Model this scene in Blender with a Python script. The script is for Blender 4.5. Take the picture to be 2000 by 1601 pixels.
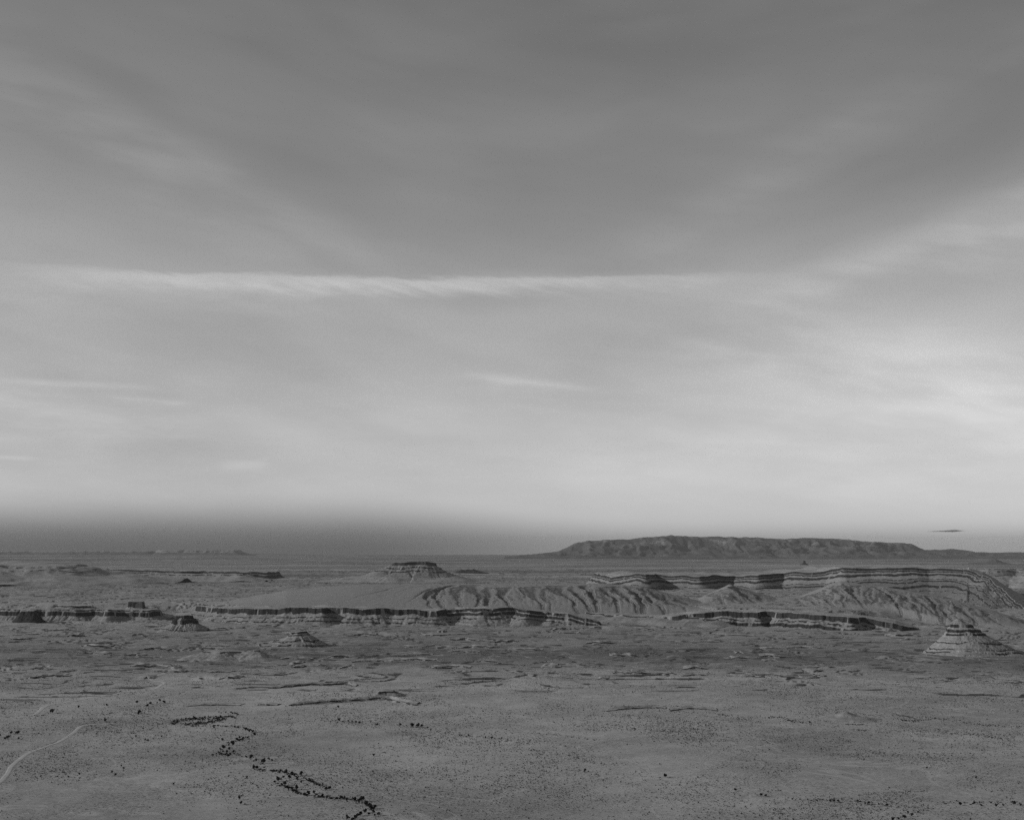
import bpy, math, random
import numpy as np
from mathutils import Vector

for _o in list(bpy.data.objects):
    bpy.data.objects.remove(_o, do_unlink=True)
SC = bpy.context.scene
COL = SC.collection
random.seed(7)
RNG = np.random.default_rng(11)

# ------------------------------------------------------------------ camera
F, HZ, CX, H = 2747.0, 1072.0, 1000.0, 350.0     # focal length in photo px, level line, centre column, height over valley
cam_d = bpy.data.cameras.new('camera')
cam = bpy.data.objects.new('camera', cam_d)
COL.objects.link(cam)
cam.location = (0, 0, H)
cam.rotation_euler = (math.radians(90), 0, 0)
cam_d.sensor_width = 36.0
cam_d.lens = 18.0 * F / 1000.0
cam_d.shift_y = (HZ - 800.5) / 2000.0            # view camera with front rise
cam_d.clip_start = 1.0
cam_d.clip_end = 600000.0
SC.camera = cam

# ------------------------------------------------------------------ node helper
class E:
    """a float socket that can be used in python arithmetic"""
    def __init__(s, nt, v): s.nt, s.v = nt, v
    def _m(s, op, *a):
        n = s.nt.nodes.new('ShaderNodeMath'); n.operation = op
        for i, x in enumerate(a):
            x = x.v if isinstance(x, E) else x
            if isinstance(x, (int, float)): n.inputs[i].default_value = float(x)
            else: s.nt.links.new(x, n.inputs[i])
        return E(s.nt, n.outputs[0])
    def __add__(s, o): return s._m('ADD', s, o)
    __radd__ = __add__
    def __sub__(s, o): return s._m('SUBTRACT', s, o)
    def __rsub__(s, o): return s._m('SUBTRACT', o, s)
    def __mul__(s, o): return s._m('MULTIPLY', s, o)
    __rmul__ = __mul__
    def __truediv__(s, o): return s._m('DIVIDE', s, o)
    def __pow__(s, o): return s._m('POWER', s, o)
    def abs(s): return s._m('ABSOLUTE', s)
    def exp(s): return s._m('EXPONENT', s)
    def sqrt(s): return s._m('SQRT', s)
    def fract(s): return s._m('FRACT', s)
    def max(s, o): return s._m('MAXIMUM', s, o)
    def min(s, o): return s._m('MINIMUM', s, o)
    def atan2(s, o): return s._m('ARCTAN2', s, o)
    def step(s, a, b, lo=0.0, hi=1.0):           # smoothstep from a to b
        n = s.nt.nodes.new('ShaderNodeMapRange'); n.interpolation_type = 'SMOOTHSTEP'
        s.nt.links.new(s.v, n.inputs['Value'])
        for k, x in (('From Min', a), ('From Max', b), ('To Min', lo), ('To Max', hi)):
            x = x.v if isinstance(x, E) else x
            if isinstance(x, (int, float)): n.inputs[k].default_value = float(x)
            else: s.nt.links.new(x, n.inputs[k])
        return E(s.nt, n.outputs['Result'])

def vec(nt, x, y, z):
    n = nt.nodes.new('ShaderNodeCombineXYZ')
    for i, c in enumerate((x, y, z)):
        c = c.v if isinstance(c, E) else c
        if isinstance(c, (int, float)): n.inputs[i].default_value = float(c)
        else: nt.links.new(c, n.inputs[i])
    return n.outputs[0]

def sep(nt, s):
    n = nt.nodes.new('ShaderNodeSeparateXYZ'); nt.links.new(s, n.inputs[0])
    return [E(nt, n.outputs[i]) for i in range(3)]

def noise(nt, v, scale=1.0, detail=3.0, rough=0.55, dist=0.0):
    n = nt.nodes.new('ShaderNodeTexNoise')
    nt.links.new(v, n.inputs['Vector'])
    n.inputs['Scale'].default_value = scale; n.inputs['Detail'].default_value = detail
    n.inputs['Roughness'].default_value = rough; n.inputs['Distortion'].default_value = dist
    return E(nt, n.outputs['Fac'])

# ------------------------------------------------------------------ sky and sun
SUN_EL, SUN_AZ = math.radians(22.0), math.radians(-94.0)     # low sun from the left, square to the view
W = bpy.data.worlds.new('World'); SC.world = W; W.use_nodes = True
nt = W.node_tree; nt.nodes.clear()
wo = nt.nodes.new('ShaderNodeOutputWorld'); bg = nt.nodes.new('ShaderNodeBackground')
nt.links.new(bg.outputs[0], wo.inputs[0])
sk = nt.nodes.new('ShaderNodeTexSky'); sk.sky_type = 'NISHITA'; sk.sun_disc = False
sk.sun_elevation = SUN_EL; sk.sun_rotation = SUN_AZ; sk.altitude = 1900.0
bw = nt.nodes.new('ShaderNodeRGBToBW'); nt.links.new(sk.outputs[0], bw.inputs[0])
base = E(nt, bw.outputs[0])
tc = nt.nodes.new('ShaderNodeTexCoord')
dx, dy, dz = sep(nt, tc.outputs['Generated'])
az = dx.atan2(dy)
el = dz / ((dx * dx + dy * dy).sqrt().max(0.02))
def A(px): return math.atan((px - CX) / F)
def EL(px, py): return (HZ - py) / F * math.cos(A(px))
# dust and earth-shadow band low over the horizon, deeper towards the left
lft = az.step(A(650), A(1300), 1.0, 0.0)
band = el.step(-0.001, 0.022 + lft * 0.021, 0.0, 1.0)
floor_ = 0.74 - lft * 0.55
horizon = floor_ + (1.0 - floor_) * band
# veils of thin cirrus fanning up to both sides; a few shared noise fields shape them all
def noise2(x, y, detail=3.0, rough=0.55):
    n = nt.nodes.new('ShaderNodeTexNoise'); n.noise_dimensions = '2D'
    nt.links.new(vec(nt, x, y, 0.0), n.inputs['Vector'])
    n.inputs['Scale'].default_value = 1.0; n.inputs['Detail'].default_value = detail; n.inputs['Roughness'].default_value = rough
    return E(nt, n.outputs['Fac'])
v0 = noise2(az * 3.0 + 2.3, el * 6.0 + 4.0, 2.0)
fan = el - (((az - A(1050)) * (az - A(1050)) + 0.02).sqrt()) * 0.30 + (v0 - 0.5) * 0.10
v1 = noise2(az * 3.1 + 3.1, fan * 13.0, 3.0, 0.5)
nF = noise2((az + el * 0.8) * 30.0, (el + az * 0.26) * 230.0, 3.0, 0.6)            # fine feathering
nS = noise2(az * 13.0 + 1.7, el * 62.0, 4.0, 0.6)                   # drawn-out wisps
nS2 = noise2((az + el * 0.5) * 8.0 + 7.7, (el + az * 0.12) * 34.0, 3.0, 0.6)
up = el.step(0.02, 0.10)
veil = (v1.step(0.30, 0.78) * 0.16 + (nS2 - 0.5) * 0.12 + (v0 - 0.5) * 0.30) * up
veil = veil + (nS - 0.5) * 0.14 * el.step(0.012, 0.05) * el.step(0.10, 0.19, 1.0, 0.0)
clouds = veil
nM = nF * 0.32 + nS * 0.68
def streak(x, y, lx, ly, ang, amp, fib=0.6, n=None, top=None, wob=0.9, roll=0.0, soft=0.35):
    """a drawn-out wisp: centre and half sizes in photo px turned into angles of the sky"""
    global clouds
    n = n or nS
    ca, sa = math.cos(math.radians(ang)), math.sin(math.radians(ang))
    a = (az - A(x)) * F; b = (el - EL(x, y)) * F
    u = a * (ca / lx) + b * (sa / lx); v = b * (ca / ly) - a * (sa / ly) + (n - 0.5) * wob
    if roll: v = v + (v1 - 0.5) * roll
    u2 = u * u
    if top:
        vm = v.min(0.0)
        m = v.step(top, top * soft) * (-1.0 * (vm * vm + u2 * u2)).exp()
    else:
        m = (-1.0 * (v * v + u2 * u2)).exp()
    clouds = clouds + m * n.step(0.30, 0.70, (1.0 - fib) * amp, amp)
# the long feathered band
streak(760, 550, 620, 21, 0.2, 0.46, 0.35, nM, top=0.7, wob=1.9, roll=0.5, soft=0.25)
streak(330, 566, 430, 36, 0.0, 0.15, 0.5, nS)
streak(1620, 790, 560, 190, 0.0, 0.14, 0.3, nS2)
streak(120, 880, 420, 130, 0.0, -0.14, 0.2, nS2)
streak(790, 556, 260, 16, -2.0, 0.07, 0.9, nF, wob=1.5, roll=1.5)
streak(1190, 546, 250, 12, -1.5, 0.16, 0.5, nS)
# the wing on the right
streak(1790, 470, 340, 40, 18.5, 0.33, 0.6, nS2, top=1.4, soft=-0.05, wob=1.6)
streak(1980, 450, 150, 45, 20.0, 0.26, 0.4, nS2)
streak(1660, 665, 350, 95, -12.0, 0.31, 0.45, nS2)
streak(1960, 720, 220, 95, 0.0, 0.08, 0.3, nS2)
streak(1830, 290, 280, 95, 24.0, -0.13, 0.3, nS2)
# small wisps
streak(150, 750, 130, 6, -1.0, 0.16, 0.6)
streak(100, 805, 260, 45, -4.0, 0.12, 0.6)
streak(310, 784, 80, 5, -3.0, 0.14, 0.6)
streak(1030, 746, 130, 8, -6.0, 0.17, 0.5)
streak(1010, 764, 60, 20, -4.0, 0.08, 0.5)
streak(475, 906, 45, 9, 4.0, 0.11, 0.5)
streak(20, 894, 45, 4, -1.0, 0.14, 0.5)
streak(200, 250, 420, 70, -26.0, 0.20, 0.6, nS2)
streak(420, 330, 420, 26, -29.0, 0.10, 0.6, nS2)
streak(1500, 330, 330, 40, 31.0, 0.09, 0.6, nS2)
low = el.step(0.0, 0.12, 0.93, 1.0) * el.step(0.15, 0.42, 1.0, 0.86)
sky = base * horizon * low * (clouds + 0.95).max(0.2)
nt.links.new(sky.v, bg.inputs['Color'])
bg.inputs['Strength'].default_value = 0.11
W.cycles.sampling_method = 'MANUAL'; W.cycles.sample_map_resolution = 512

sun_d = bpy.data.lights.new('sun', 'SUN'); sun_d.energy = 2.7; sun_d.angle = math.radians(1.0)
sun = bpy.data.objects.new('sun', sun_d); COL.objects.link(sun)
SV = Vector((math.sin(SUN_AZ) * math.cos(SUN_EL), math.cos(SUN_AZ) * math.cos(SUN_EL), math.sin(SUN_EL)))
sun.rotation_euler = SV.to_track_quat('Z', 'Y').to_euler()
sun.location = (-4000, -900, 2500)

SC.view_settings.view_transform = 'Standard'
SC.view_settings.look = 'None'
SC.view_settings.exposure = 0.0
SC.view_settings.gamma = 1.0
SC.view_settings.use_curve_mapping = False
SC.render.engine = 'CYCLES'
SC.cycles.use_denoising = False
SC.cycles.use_adaptive_sampling = True; SC.cycles.adaptive_threshold = 0.015; SC.cycles.adaptive_min_samples = 8
SC.cycles.max_bounces = 2
SC.cycles.diffuse_bounces = 1
SC.cycles.volume_bounces = 0
SC.cycles.sample_clamp_direct = 2.0; SC.cycles.sample_clamp_indirect = 1.0
SC.cycles.transparent_max_bounces = 8

# ------------------------------------------------------------------ numpy noise
_perm = RNG.permutation(256); _perm = np.concatenate([_perm, _perm])
_ga = RNG.uniform(0, 2 * np.pi, 256); _gx, _gy = np.cos(_ga), np.sin(_ga)
def perlin(x, y, seed=0):
    x = np.asarray(x, float) + seed * 17.31; y = np.asarray(y, float) + seed * 9.77
    xi = np.floor(x).astype(np.int64); yi = np.floor(y).astype(np.int64)
    xf = x - xi; yf = y - yi; xi &= 255; yi &= 255
    u = xf * xf * xf * (xf * (xf * 6 - 15) + 10); v = yf * yf * yf * (yf * (yf * 6 - 15) + 10)
    def g(i, j, fx, fy):
        h = _perm[_perm[(xi + i) & 255] + ((yi + j) & 255)]
        return _gx[h] * fx + _gy[h] * fy
    a = g(0, 0, xf, yf); b = g(1, 0, xf - 1, yf); c = g(0, 1, xf, yf - 1); d = g(1, 1, xf - 1, yf - 1)
    return ((a + u * (b - a)) * (1 - v) + (c + u * (d - c)) * v) * 1.5
def fbm(x, y, n=4, seed=0, rough=0.5):
    s = 0; a = 1.0; t = 0
    for k in range(n):
        s = s + a * perlin(x * 2.0 ** k, y * 2.0 ** k, seed + k * 3); t += a; a *= rough
    return s / t
def ridged(x, y, n=4, seed=0):
    s = 0; a = 1.0; t = 0
    for k in range(n):
        s = s + a * (1 - 2 * np.abs(perlin(x * 2.0 ** k, y * 2.0 ** k, seed + k * 5))); t += a; a *= 0.5
    return s / t
def sstep(x, a, b):
    t = np.clip((x - a) / (b - a), 0, 1); return t * t * (3 - 2 * t)
def lerp(a, b, t): return a + (b - a) * t

# ------------------------------------------------------------------ photo pixel <-> place
def gpt(px, py, z=0.0):                        # where the sight line of a pixel meets height z
    Y = F * (H - z) / (py - HZ); return (px - CX) * Y / F, Y
def zat(py, Y): return H - (py - HZ) * Y / F
def pxof(X, Y): return CX + F * X / np.maximum(Y, 1.0)

_RPX = [-400, 0, 150, 300, 345, 390, 500, 640, 870, 1000, 1180, 1235, 1290, 1400, 1500, 1680, 1790, 1850, 2400]
_RY  = [7000, 6900, 6850, 6850, 6900, 6900, 6600, 6560, 6550, 6560, 6750, 6900, 6800, 6500, 6330, 6080, 6250, 6450, 7200]
_RW  = [260, 260, 300, 450, 600, 500, 260, 260, 260, 260, 500, 900, 500, 260, 260, 400, 900, 1400, 2000]
def ground(X, Y, attrs=False):
    X = np.asarray(X, float); Y = np.asarray(Y, float)
    R = np.hypot(X, Y)
    px = np.where(Y > 200, pxof(X, np.maximum(Y, 200)), CX)
    px = np.clip(px, -900, 2900)
    yr = np.interp(px, _RPX, _RY) + 60 * fbm(X / 420, Y / 420, 3, 41); rw = np.interp(px, _RPX, _RW)
    zp = np.interp(R, [0, 9500, 12000, 14000, 20000, 45000, 62000, 95000], [62, 62, 42, 27, 0, 0, 0, 0])
    zp = zp * np.where(px > 1500, lerp(1.0, 0.3, sstep(px, 1620, 1900)), 1.0)
    D = np.where(Y > 500, Y, R)
    z = zp * sstep(D, yr + 110, yr + 110 + rw)
    z = z + 105 * sstep(R, 34000, 62000) * sstep(px, 760, 380)
    # rolling floor of the valley
    amp = np.interp(R, [0, 1500, 3500, 6000, 12000, 40000], [2.5, 3.2, 5.0, 6.0, 12.0, 14.0])
    z = z + amp * fbm(X / 420, Y / 420, 4, 1) + 0.9 * fbm(X / 60, Y / 60, 3, 9) + amp * 0.8 * fbm(X / 1900, Y / 1900, 2, 5)
    # stepped bedrock: thin ledges that break the slopes
    q = fbm(X / 900 + 0.4 * fbm(X / 300, Y / 300, 2, 31), Y / 650, 4, 21) * np.interp(R, [0, 3200, 4300, 6200, 7000, 12000, 20000], [0, 3.0, 11.0, 11.0, 17.0, 14.0, 5.0])
    brk = sstep(fbm(X / 170, Y / 240, 3, 55), -0.12, 0.12) * sstep(R, 3000, 4200) * sstep(R, 30000, 16000)
    fr = q - np.floor(q)
    stepz = np.floor(q) + np.clip((fr - 0.80) / 0.20, 0, 1)
    hgt = np.interp(R, [0, 4000, 6000, 7000, 11000, 16000], [2.2, 5.0, 6.5, 9.0, 9.0, 4.0])
    z = z + (stepz - q) * hgt * brk * 0.9
    if not attrs: return z
    rock = sstep(fr, 0.72, 0.80) * sstep(brk, 0.2, 0.5)
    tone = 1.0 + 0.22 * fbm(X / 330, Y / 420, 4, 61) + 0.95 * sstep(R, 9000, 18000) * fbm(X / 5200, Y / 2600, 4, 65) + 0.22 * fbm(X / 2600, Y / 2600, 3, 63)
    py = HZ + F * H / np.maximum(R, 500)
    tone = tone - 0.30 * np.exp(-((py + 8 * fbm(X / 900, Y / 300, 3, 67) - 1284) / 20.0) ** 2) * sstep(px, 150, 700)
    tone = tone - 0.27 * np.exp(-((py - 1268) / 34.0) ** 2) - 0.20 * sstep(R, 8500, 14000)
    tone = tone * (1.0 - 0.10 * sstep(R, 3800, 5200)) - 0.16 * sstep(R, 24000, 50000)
    return z, rock, np.clip(tone, 0.3, 1.6), sstep(R, 3300, 4600)

# ------------------------------------------------------------------ mesh and material helpers
def mesh(name, v, f, attrs=None, smooth=True):
    v = np.asarray(v, np.float32); f = np.asarray(f, np.int32); k = f.shape[1]
    m = bpy.data.meshes.new(name)
    m.vertices.add(len(v)); m.vertices.foreach_set('co', v.ravel())
    m.loops.add(f.size); m.loops.foreach_set('vertex_index', f.ravel())
    m.polygons.add(len(f)); m.polygons.foreach_set('loop_start', np.arange(0, f.size, k, dtype=np.int32))
    m.polygons.foreach_set('use_smooth', np.full(len(f), smooth, bool))
    for n, a in (attrs or {}).items():
        at = m.attributes.new(n, 'FLOAT', 'POINT'); at.data.foreach_set('value', np.asarray(a, np.float32).ravel())
    m.update(calc_edges=True); m.validate()
    return m
def obj(name, me, mat, parent=None, loc=(0, 0, 0)):
    o = bpy.data.objects.new(name, me); COL.objects.link(o)
    if me is not None and mat is not None and not me.materials: me.materials.append(mat)
    o.parent = parent; o.location = loc
    return o
ORD = 'first second third fourth fifth sixth seventh eighth ninth tenth eleventh twelfth thirteenth fourteenth fifteenth sixteenth seventeenth eighteenth nineteenth twentieth'.split()
for _t in ('twenty', 'thirty'): ORD += [_t + '-' + w for w in ORD[:9]] + (['thirtieth'] if _t == 'twenty' else [])
def nth(i, n): return 'leftmost' if i == 0 else 'rightmost' if i == n - 1 else ORD[i] + ' from the left'
def tag(o, label=None, cat=None, group=None, kind=None):
    if label: o['label'] = label
    if cat: o['category'] = cat
    if group: o['group'] = group
    if kind: o['kind'] = kind
    return o
def grid_faces(nr, nc):
    i = np.arange(nr * nc).reshape(nr, nc)
    return np.stack([i[:-1, :-1], i[:-1, 1:], i[1:, 1:], i[1:, :-1]], -1).reshape(-1, 4)

def material(name, fn, rough=0.95):
    m = bpy.data.materials.new(name); m.use_nodes = True
    t = m.node_tree; b = t.nodes['Principled BSDF']
    b.inputs['Roughness'].default_value = rough; b.inputs['Specular IOR Level'].default_value = 0.08
    g = t.nodes.new('ShaderNodeNewGeometry')
    a = fn(t, g.outputs['Position'], g)
    c = vec(t, a, a, a); t.links.new(c, b.inputs['Base Color'])
    return m
def attr(t, n):
    a = t.nodes.new('ShaderNodeAttribute'); a.attribute_name = n; return E(t, a.outputs['Fac'])
def mixf(a, b, k): return a + (b - a) * k

def f_ground(t, P, g):
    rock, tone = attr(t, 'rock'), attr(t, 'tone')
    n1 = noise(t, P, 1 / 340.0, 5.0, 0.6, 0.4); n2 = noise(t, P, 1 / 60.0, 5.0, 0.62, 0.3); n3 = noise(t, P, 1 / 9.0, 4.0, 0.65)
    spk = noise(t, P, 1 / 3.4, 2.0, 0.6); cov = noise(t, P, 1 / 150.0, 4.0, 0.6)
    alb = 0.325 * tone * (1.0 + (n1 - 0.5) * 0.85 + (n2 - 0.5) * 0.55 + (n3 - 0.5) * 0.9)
    wsh = noise(t, P, 1 / 420.0, 4.0, 0.55, 0.8)
    alb = mixf(alb, 0.42, (wsh - 0.5).abs().step(0.003, 0.011, 0.5, 0.0))
    alb = mixf(alb, 0.05, spk.step(0.55, 0.63) * cov.step(0.36, 0.58) * 0.85)
    far = attr(t, 'far'); blk = noise(t, P, 1 / 34.0, 4.0, 0.62, 0.4); zone = noise(t, P, 1 / 520.0, 3.0, 0.55)
    alb = mixf(alb, 0.055, blk.step(0.56, 0.62) * zone.step(0.36, 0.56) * far * 0.8)
    rk = 0.03 + 0.05 * n2
    return mixf(alb, rk, rock * n2.step(0.28, 0.42)).max(0.03)
M_ground = material('desert_floor', f_ground)

def f_cliff(t, P, g):
    x, y, z = sep(t, P)
    col = noise(t, vec(t, x * 0.09, y * 0.09, z * 0.012), 1.0, 4.0, 0.6); lay = noise(t, vec(t, x * 0.004, y * 0.004, z * 0.35), 1.0, 3.0)
    n = noise(t, P, 1 / 14.0, 4.0, 0.6)
    return (0.045 * (1.0 + (col - 0.5) * 1.1 + (lay - 0.5) * 0.9 + (n - 0.5) * 0.8)).max(0.02)
M_cliff = material('dark_sandstone', f_cliff)
def f_talus(t, P, g):
    x, y, z = sep(t, P)
    lay = noise(t, vec(t, x * 0.003, y * 0.003, z * 0.22), 1.0, 3.0, 0.6); n = noise(t, P, 1 / 22.0, 5.0, 0.65); b = noise(t, P, 1 / 4.0, 3.0, 0.6)
    a = 0.25 * (1.0 + (lay - 0.5) * 1.2 + (n - 0.5) * 0.7)
    return mixf(a, 0.10, b.step(0.58, 0.70) * 0.6).max(0.04)
M_talus = material('pale_talus', f_talus)
def f_top(t, P, g):
    n = noise(t, P, 1 / 40.0, 5.0, 0.65); b = noise(t, P, 1 / 5.0, 3.0)
    return mixf(0.29 * (1.0 + (n - 0.5) * 0.8), 0.07, b.step(0.56, 0.68) * 0.5)
M_top = material('mesa_top_soil', f_top)
def f_pale(t, P, g):
    x, y, z = sep(t, P)
    lay = noise(t, vec(t, x * 0.003, y * 0.003, z * 0.30), 1.0, 3.0, 0.6); n = noise(t, P, 1 / 14.0, 5.0, 0.65); b = noise(t, P, 1 / 3.5, 3.0, 0.6)
    return mixf(0.31 * (1.0 + (lay - 0.5) * 1.1 + (n - 0.5) * 0.8), 0.09, b.step(0.56, 0.68) * 0.65).max(0.04)
M_pale = material('pale_gypsum_talus', f_pale)
def f_shale(t, P, g):
    x, y, z = sep(t, P)
    lay = noise(t, vec(t, x * 0.002, y * 0.002, z * 0.16), 1.0, 3.0, 0.6); n = noise(t, P, 1 / 30.0, 5.0, 0.65)
    return (0.145 * (1.0 + (lay - 0.5) * 1.1 + (n - 0.5) * 0.7)).max(0.04)
M_fold2 = material('grey_shale_slope', f_shale)
def f_fold(t, P, g):                              # upwarped beds: colour follows how deep the slope is cut into them
    c = attr(t, 'carve'); rock = attr(t, 'rock')
    n = noise(t, P, 1 / 35.0, 5.0, 0.65); f = noise(t, P, 1 / 8.0, 4.0, 0.65); cc = c + (n - 0.5) * 3.0
    a = 0.24 * (1.0 + (n - 0.5) * 0.5 + (f - 0.5) * 0.45)
    led = cc.step(1.5, 2.6) * cc.step(4.0, 5.2, 1.0, 0.0)
    dk = cc.step(4.5, 8.0)
    a = a * (1.0 - dk * 0.28)
    thin = ((cc / 3.0).fract() - 0.5).abs().step(0.32, 0.45) * cc.step(0.5, 1.2)
    a = mixf(a, 0.075, (led * 0.75).max(thin * 0.7))
    return mixf(a, 0.07, rock).max(0.03)
M_fold = material('tilted_limestone_beds', f_fold)
def f_hill(t, P, g):
    n = noise(t, P, 1 / 160.0, 5.0, 0.65); f = noise(t, P, 1 / 30.0, 4.0, 0.65)
    return mixf(0.27 * (1.0 + (n - 0.5) * 0.9), 0.10, f.step(0.58, 0.72) * 0.6)
M_hill = material('pale_slickrock', f_hill)
def f_mtn(t, P, g):
    n = noise(t, P, 1 / 900.0, 6.0, 0.65, 0.5); f = noise(t, P, 1 / 180.0, 4.0, 0.65)
    x, y, z = sep(t, P)
    w = noise(t, vec(t, x / 420.0, y / 420.0, z / 900.0), 1.0, 5.0, 0.65)
    a = 0.095 * (1.0 + (n - 0.5) * 0.9)
    a = mixf(a, 0.32, w.step(0.52, 0.66) * z.step(330.0, 560.0) * 0.8)
    return mixf(a, 0.06, f.step(0.54, 0.66) * 0.5)
M_mtn = material('forested_mountain_rock', f_mtn)
def f_dark(t, P, g):
    return 0.06 * (0.6 + noise(t, P, 1 / 60.0, 4.0) * 0.8)
M_dark = material('dark_volcanic_rock', f_dark)
def f_road(t, P, g):
    return 0.40 * (0.72 + noise(t, P, 1 / 14.0, 4.0, 0.65) * 0.5)
M_road = material('graded_dirt', f_road)
def f_track(t, P, g):
    return 0.35 * (0.7 + noise(t, P, 1 / 9.0, 4.0, 0.65) * 0.55)
M_track = material('faint_track_soil', f_track)
def f_leaf(t, P, g):
    return 0.022 * (0.5 + noise(t, P, 1 / 1.3, 3.0) * 1.0)
M_leaf = material('dark_foliage', f_leaf)
def f_bark(t, P, g): return 0.06 * (0.6 + noise(t, P, 3.0, 3.0) * 0.8)
M_bark = material('bark', f_bark)
def f_scrub(t, P, g):
    return 0.036 * (0.45 + noise(t, P, 1 / 6.0, 3.0) * 1.1)
M_scrub = material('dry_scrub', f_scrub)

# ------------------------------------------------------------------ the ground: one sheet, finer where the valley is in view
pxs = np.arange(-130, 2131, 2.4)
az_in = np.arctan((pxs - CX) / F)
az_out = np.linspace(az_in[-1], az_in[0] + 2 * np.pi, 72)[1:-1]
azs = np.concatenate([az_in, az_out, [az_in[0] + 2 * np.pi]])
rows = np.concatenate([[30, 200, 500, 800, 1100, 1350, 1500], F * H / (np.concatenate([np.arange(1680, 1230, -1.0), np.arange(1230, 1110, -0.65), np.arange(1110, 1082.5, -0.6)]) - HZ)])
AZ, RR = np.meshgrid(azs, rows)
GX = RR * np.sin(AZ)
GY = RR * np.cos(AZ)
_c = np.cos(np.clip(AZ, -0.5, 0.5)); _inside = (AZ <= az_in[-1])
GX = np.where(_inside, GX / _c, GX); GY = np.where(_inside, GY / _c, GY)   # straight rows where seen
gz, grock, gtone, gfar = ground(GX, GY, True)
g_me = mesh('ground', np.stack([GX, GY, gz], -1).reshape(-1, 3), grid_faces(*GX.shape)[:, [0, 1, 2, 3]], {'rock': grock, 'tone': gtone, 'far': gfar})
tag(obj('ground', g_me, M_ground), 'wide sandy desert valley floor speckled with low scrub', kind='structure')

# ------------------------------------------------------------------ landforms cut from layered rock
def poly_sdf(poly, X, Y):
    """signed distance to a closed polygon, arc length of the nearest edge point and direction to it"""
    n = len(poly); best = np.full(X.shape, 1e18); arc = np.zeros(X.shape); dxn = np.zeros(X.shape); inside = np.zeros(X.shape, bool); s = 0.0
    for i in range(n):
        ax, ay = poly[i]; bx, by = poly[(i + 1) % n]
        ex, ey = bx - ax, by - ay; L2 = ex * ex + ey * ey + 1e-9; L = math.sqrt(L2)
        t = np.clip(((X - ax) * ex + (Y - ay) * ey) / L2, 0, 1)
        qx = X - ax - t * ex; qy = Y - ay - t * ey; d = qx * qx + qy * qy
        # let the arc go on round a corner so that ribs fan out there
        ang = np.arctan2(qy, qx)
        m = d < best
        best = np.where(m, d, best); arc = np.where(m, s + t * L + 14.0 * ang, arc); dxn = np.where(m, qx / np.sqrt(d + 1e-6), dxn)
        cr = ((ay > Y) != (by > Y)) & (X < ex * (Y - ay) / (ey if abs(ey) > 1e-9 else 1e-9) + ax)
        inside ^= cr; s += L
    d = np.sqrt(best)
    return np.where(inside, -d, d), arc, dxn

LAYERED = {}
def layered_rock(layers, broken):
    """one rock material per bed sequence: the beds are told apart by how far below the rim a point lies"""
    tot = sum(l[0] for l in layers); rag = min(1.0, tot / 90.0)
    key = (tuple((round(l[0] / tot, 3), l[3].name, l[2] == 'rock_ledge') for l in layers), round(broken, 2))
    if key in LAYERED: return LAYERED[key]
    base_of = {'pale_talus': 0.215, 'pale_gypsum_talus': 0.235, 'grey_shale_slope': 0.15, 'pale_slickrock': 0.26, 'forested_mountain_rock': 0.13, 'dark_sandstone': 0.05, 'dark_volcanic_rock': 0.05}
    def fn(t, P, g):
        dr, gp = attr(t, 'drop'), attr(t, 'gap')
        n = noise(t, P, 1 / 18.0, 5.0, 0.65); b = noise(t, P, 1 / 4.0, 3.0, 0.6)
        cr_ = t.nodes.new('ShaderNodeValToRGB'); cr_.color_ramp.interpolation = 'CONSTANT'; el_ = cr_.color_ramp.elements
        stops = [(0.0, (0.0, 0.29, 1.0))]; z_ = 0.0
        soft_ = next((base_of[l[3].name] for l in layers if l[3] not in (M_cliff, M_dark)), 0.06)
        for h_, a_, pn, mm in layers:
            rocky = mm in (M_cliff, M_dark)
            stops.append((max(z_ / tot, 0.004), (1.0 if rocky else 0.0, base_of[mm.name] if not rocky else soft_, (0.16 + min(0.0, broken - 0.4) if pn == 'rock_ledge' else min(broken, 1.5)) * 0.5 + 0.25))); z_ += h_
        el_[0].position = stops[0][0]; el_[0].color = stops[0][1] + (1,)
        el_.remove(el_[1])
        for p_, c_ in stops[1:]:
            e_ = el_.new(p_); e_.color = c_ + (1,)
        nb = noise(t, P, 1 / 75.0, 3.0, 0.6)
        t.links.new((dr + ((n - 0.5) * 5.0 + (nb - 0.5) * 24.0) * rag / tot * dr.step(0.0, 0.06)).max(0.0).v, cr_.inputs[0])
        se = t.nodes.new('ShaderNodeSeparateColor'); t.links.new(cr_.outputs[0], se.inputs[0])
        r_, gA, bT = (E(t, se.outputs[i]) for i in range(3))
        open_ = (gp * 0.5 + 0.25 - bT).step(-0.03, 0.03)                # rubble hides the ledge here
        x, y, z = sep(t, P)
        lay = noise(t, vec(t, x * 0.003, y * 0.003, z * 0.25), 1.0, 3.0, 0.6); col = noise(t, vec(t, x * 0.09, y * 0.09, z * 0.012), 1.0, 4.0, 0.6)
        tal = gA * (1.0 + (lay - 0.5) * 1.1 + (n - 0.5) * 0.8)
        tal = mixf(tal, 0.09, b.step(0.57, 0.69) * 0.6)
        clf = 0.036 * (1.0 + (col - 0.5) * 1.1 + (lay - 0.5) * 0.9 + (n - 0.5) * 0.8)
        return mixf(tal, clf, r_ * (1.0 - open_)).max(0.02)
    LAYERED[key] = material('layered_rock', fn)
    return LAYERED[key]
def components(faces):
    u, inv = np.unique(faces, return_inverse=True); f = inv.reshape(faces.shape); lab = np.arange(len(u))
    while True:
        m = lab[f].min(1); new = lab.copy()
        for j in range(f.shape[1]): np.minimum.at(new, f[:, j], m)
        new = new[new]; new = new[new]
        if (new == lab).all(): break
        lab = new
    return np.unique(lab[f[:, 0]], return_inverse=True)[1].ravel()
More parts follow.
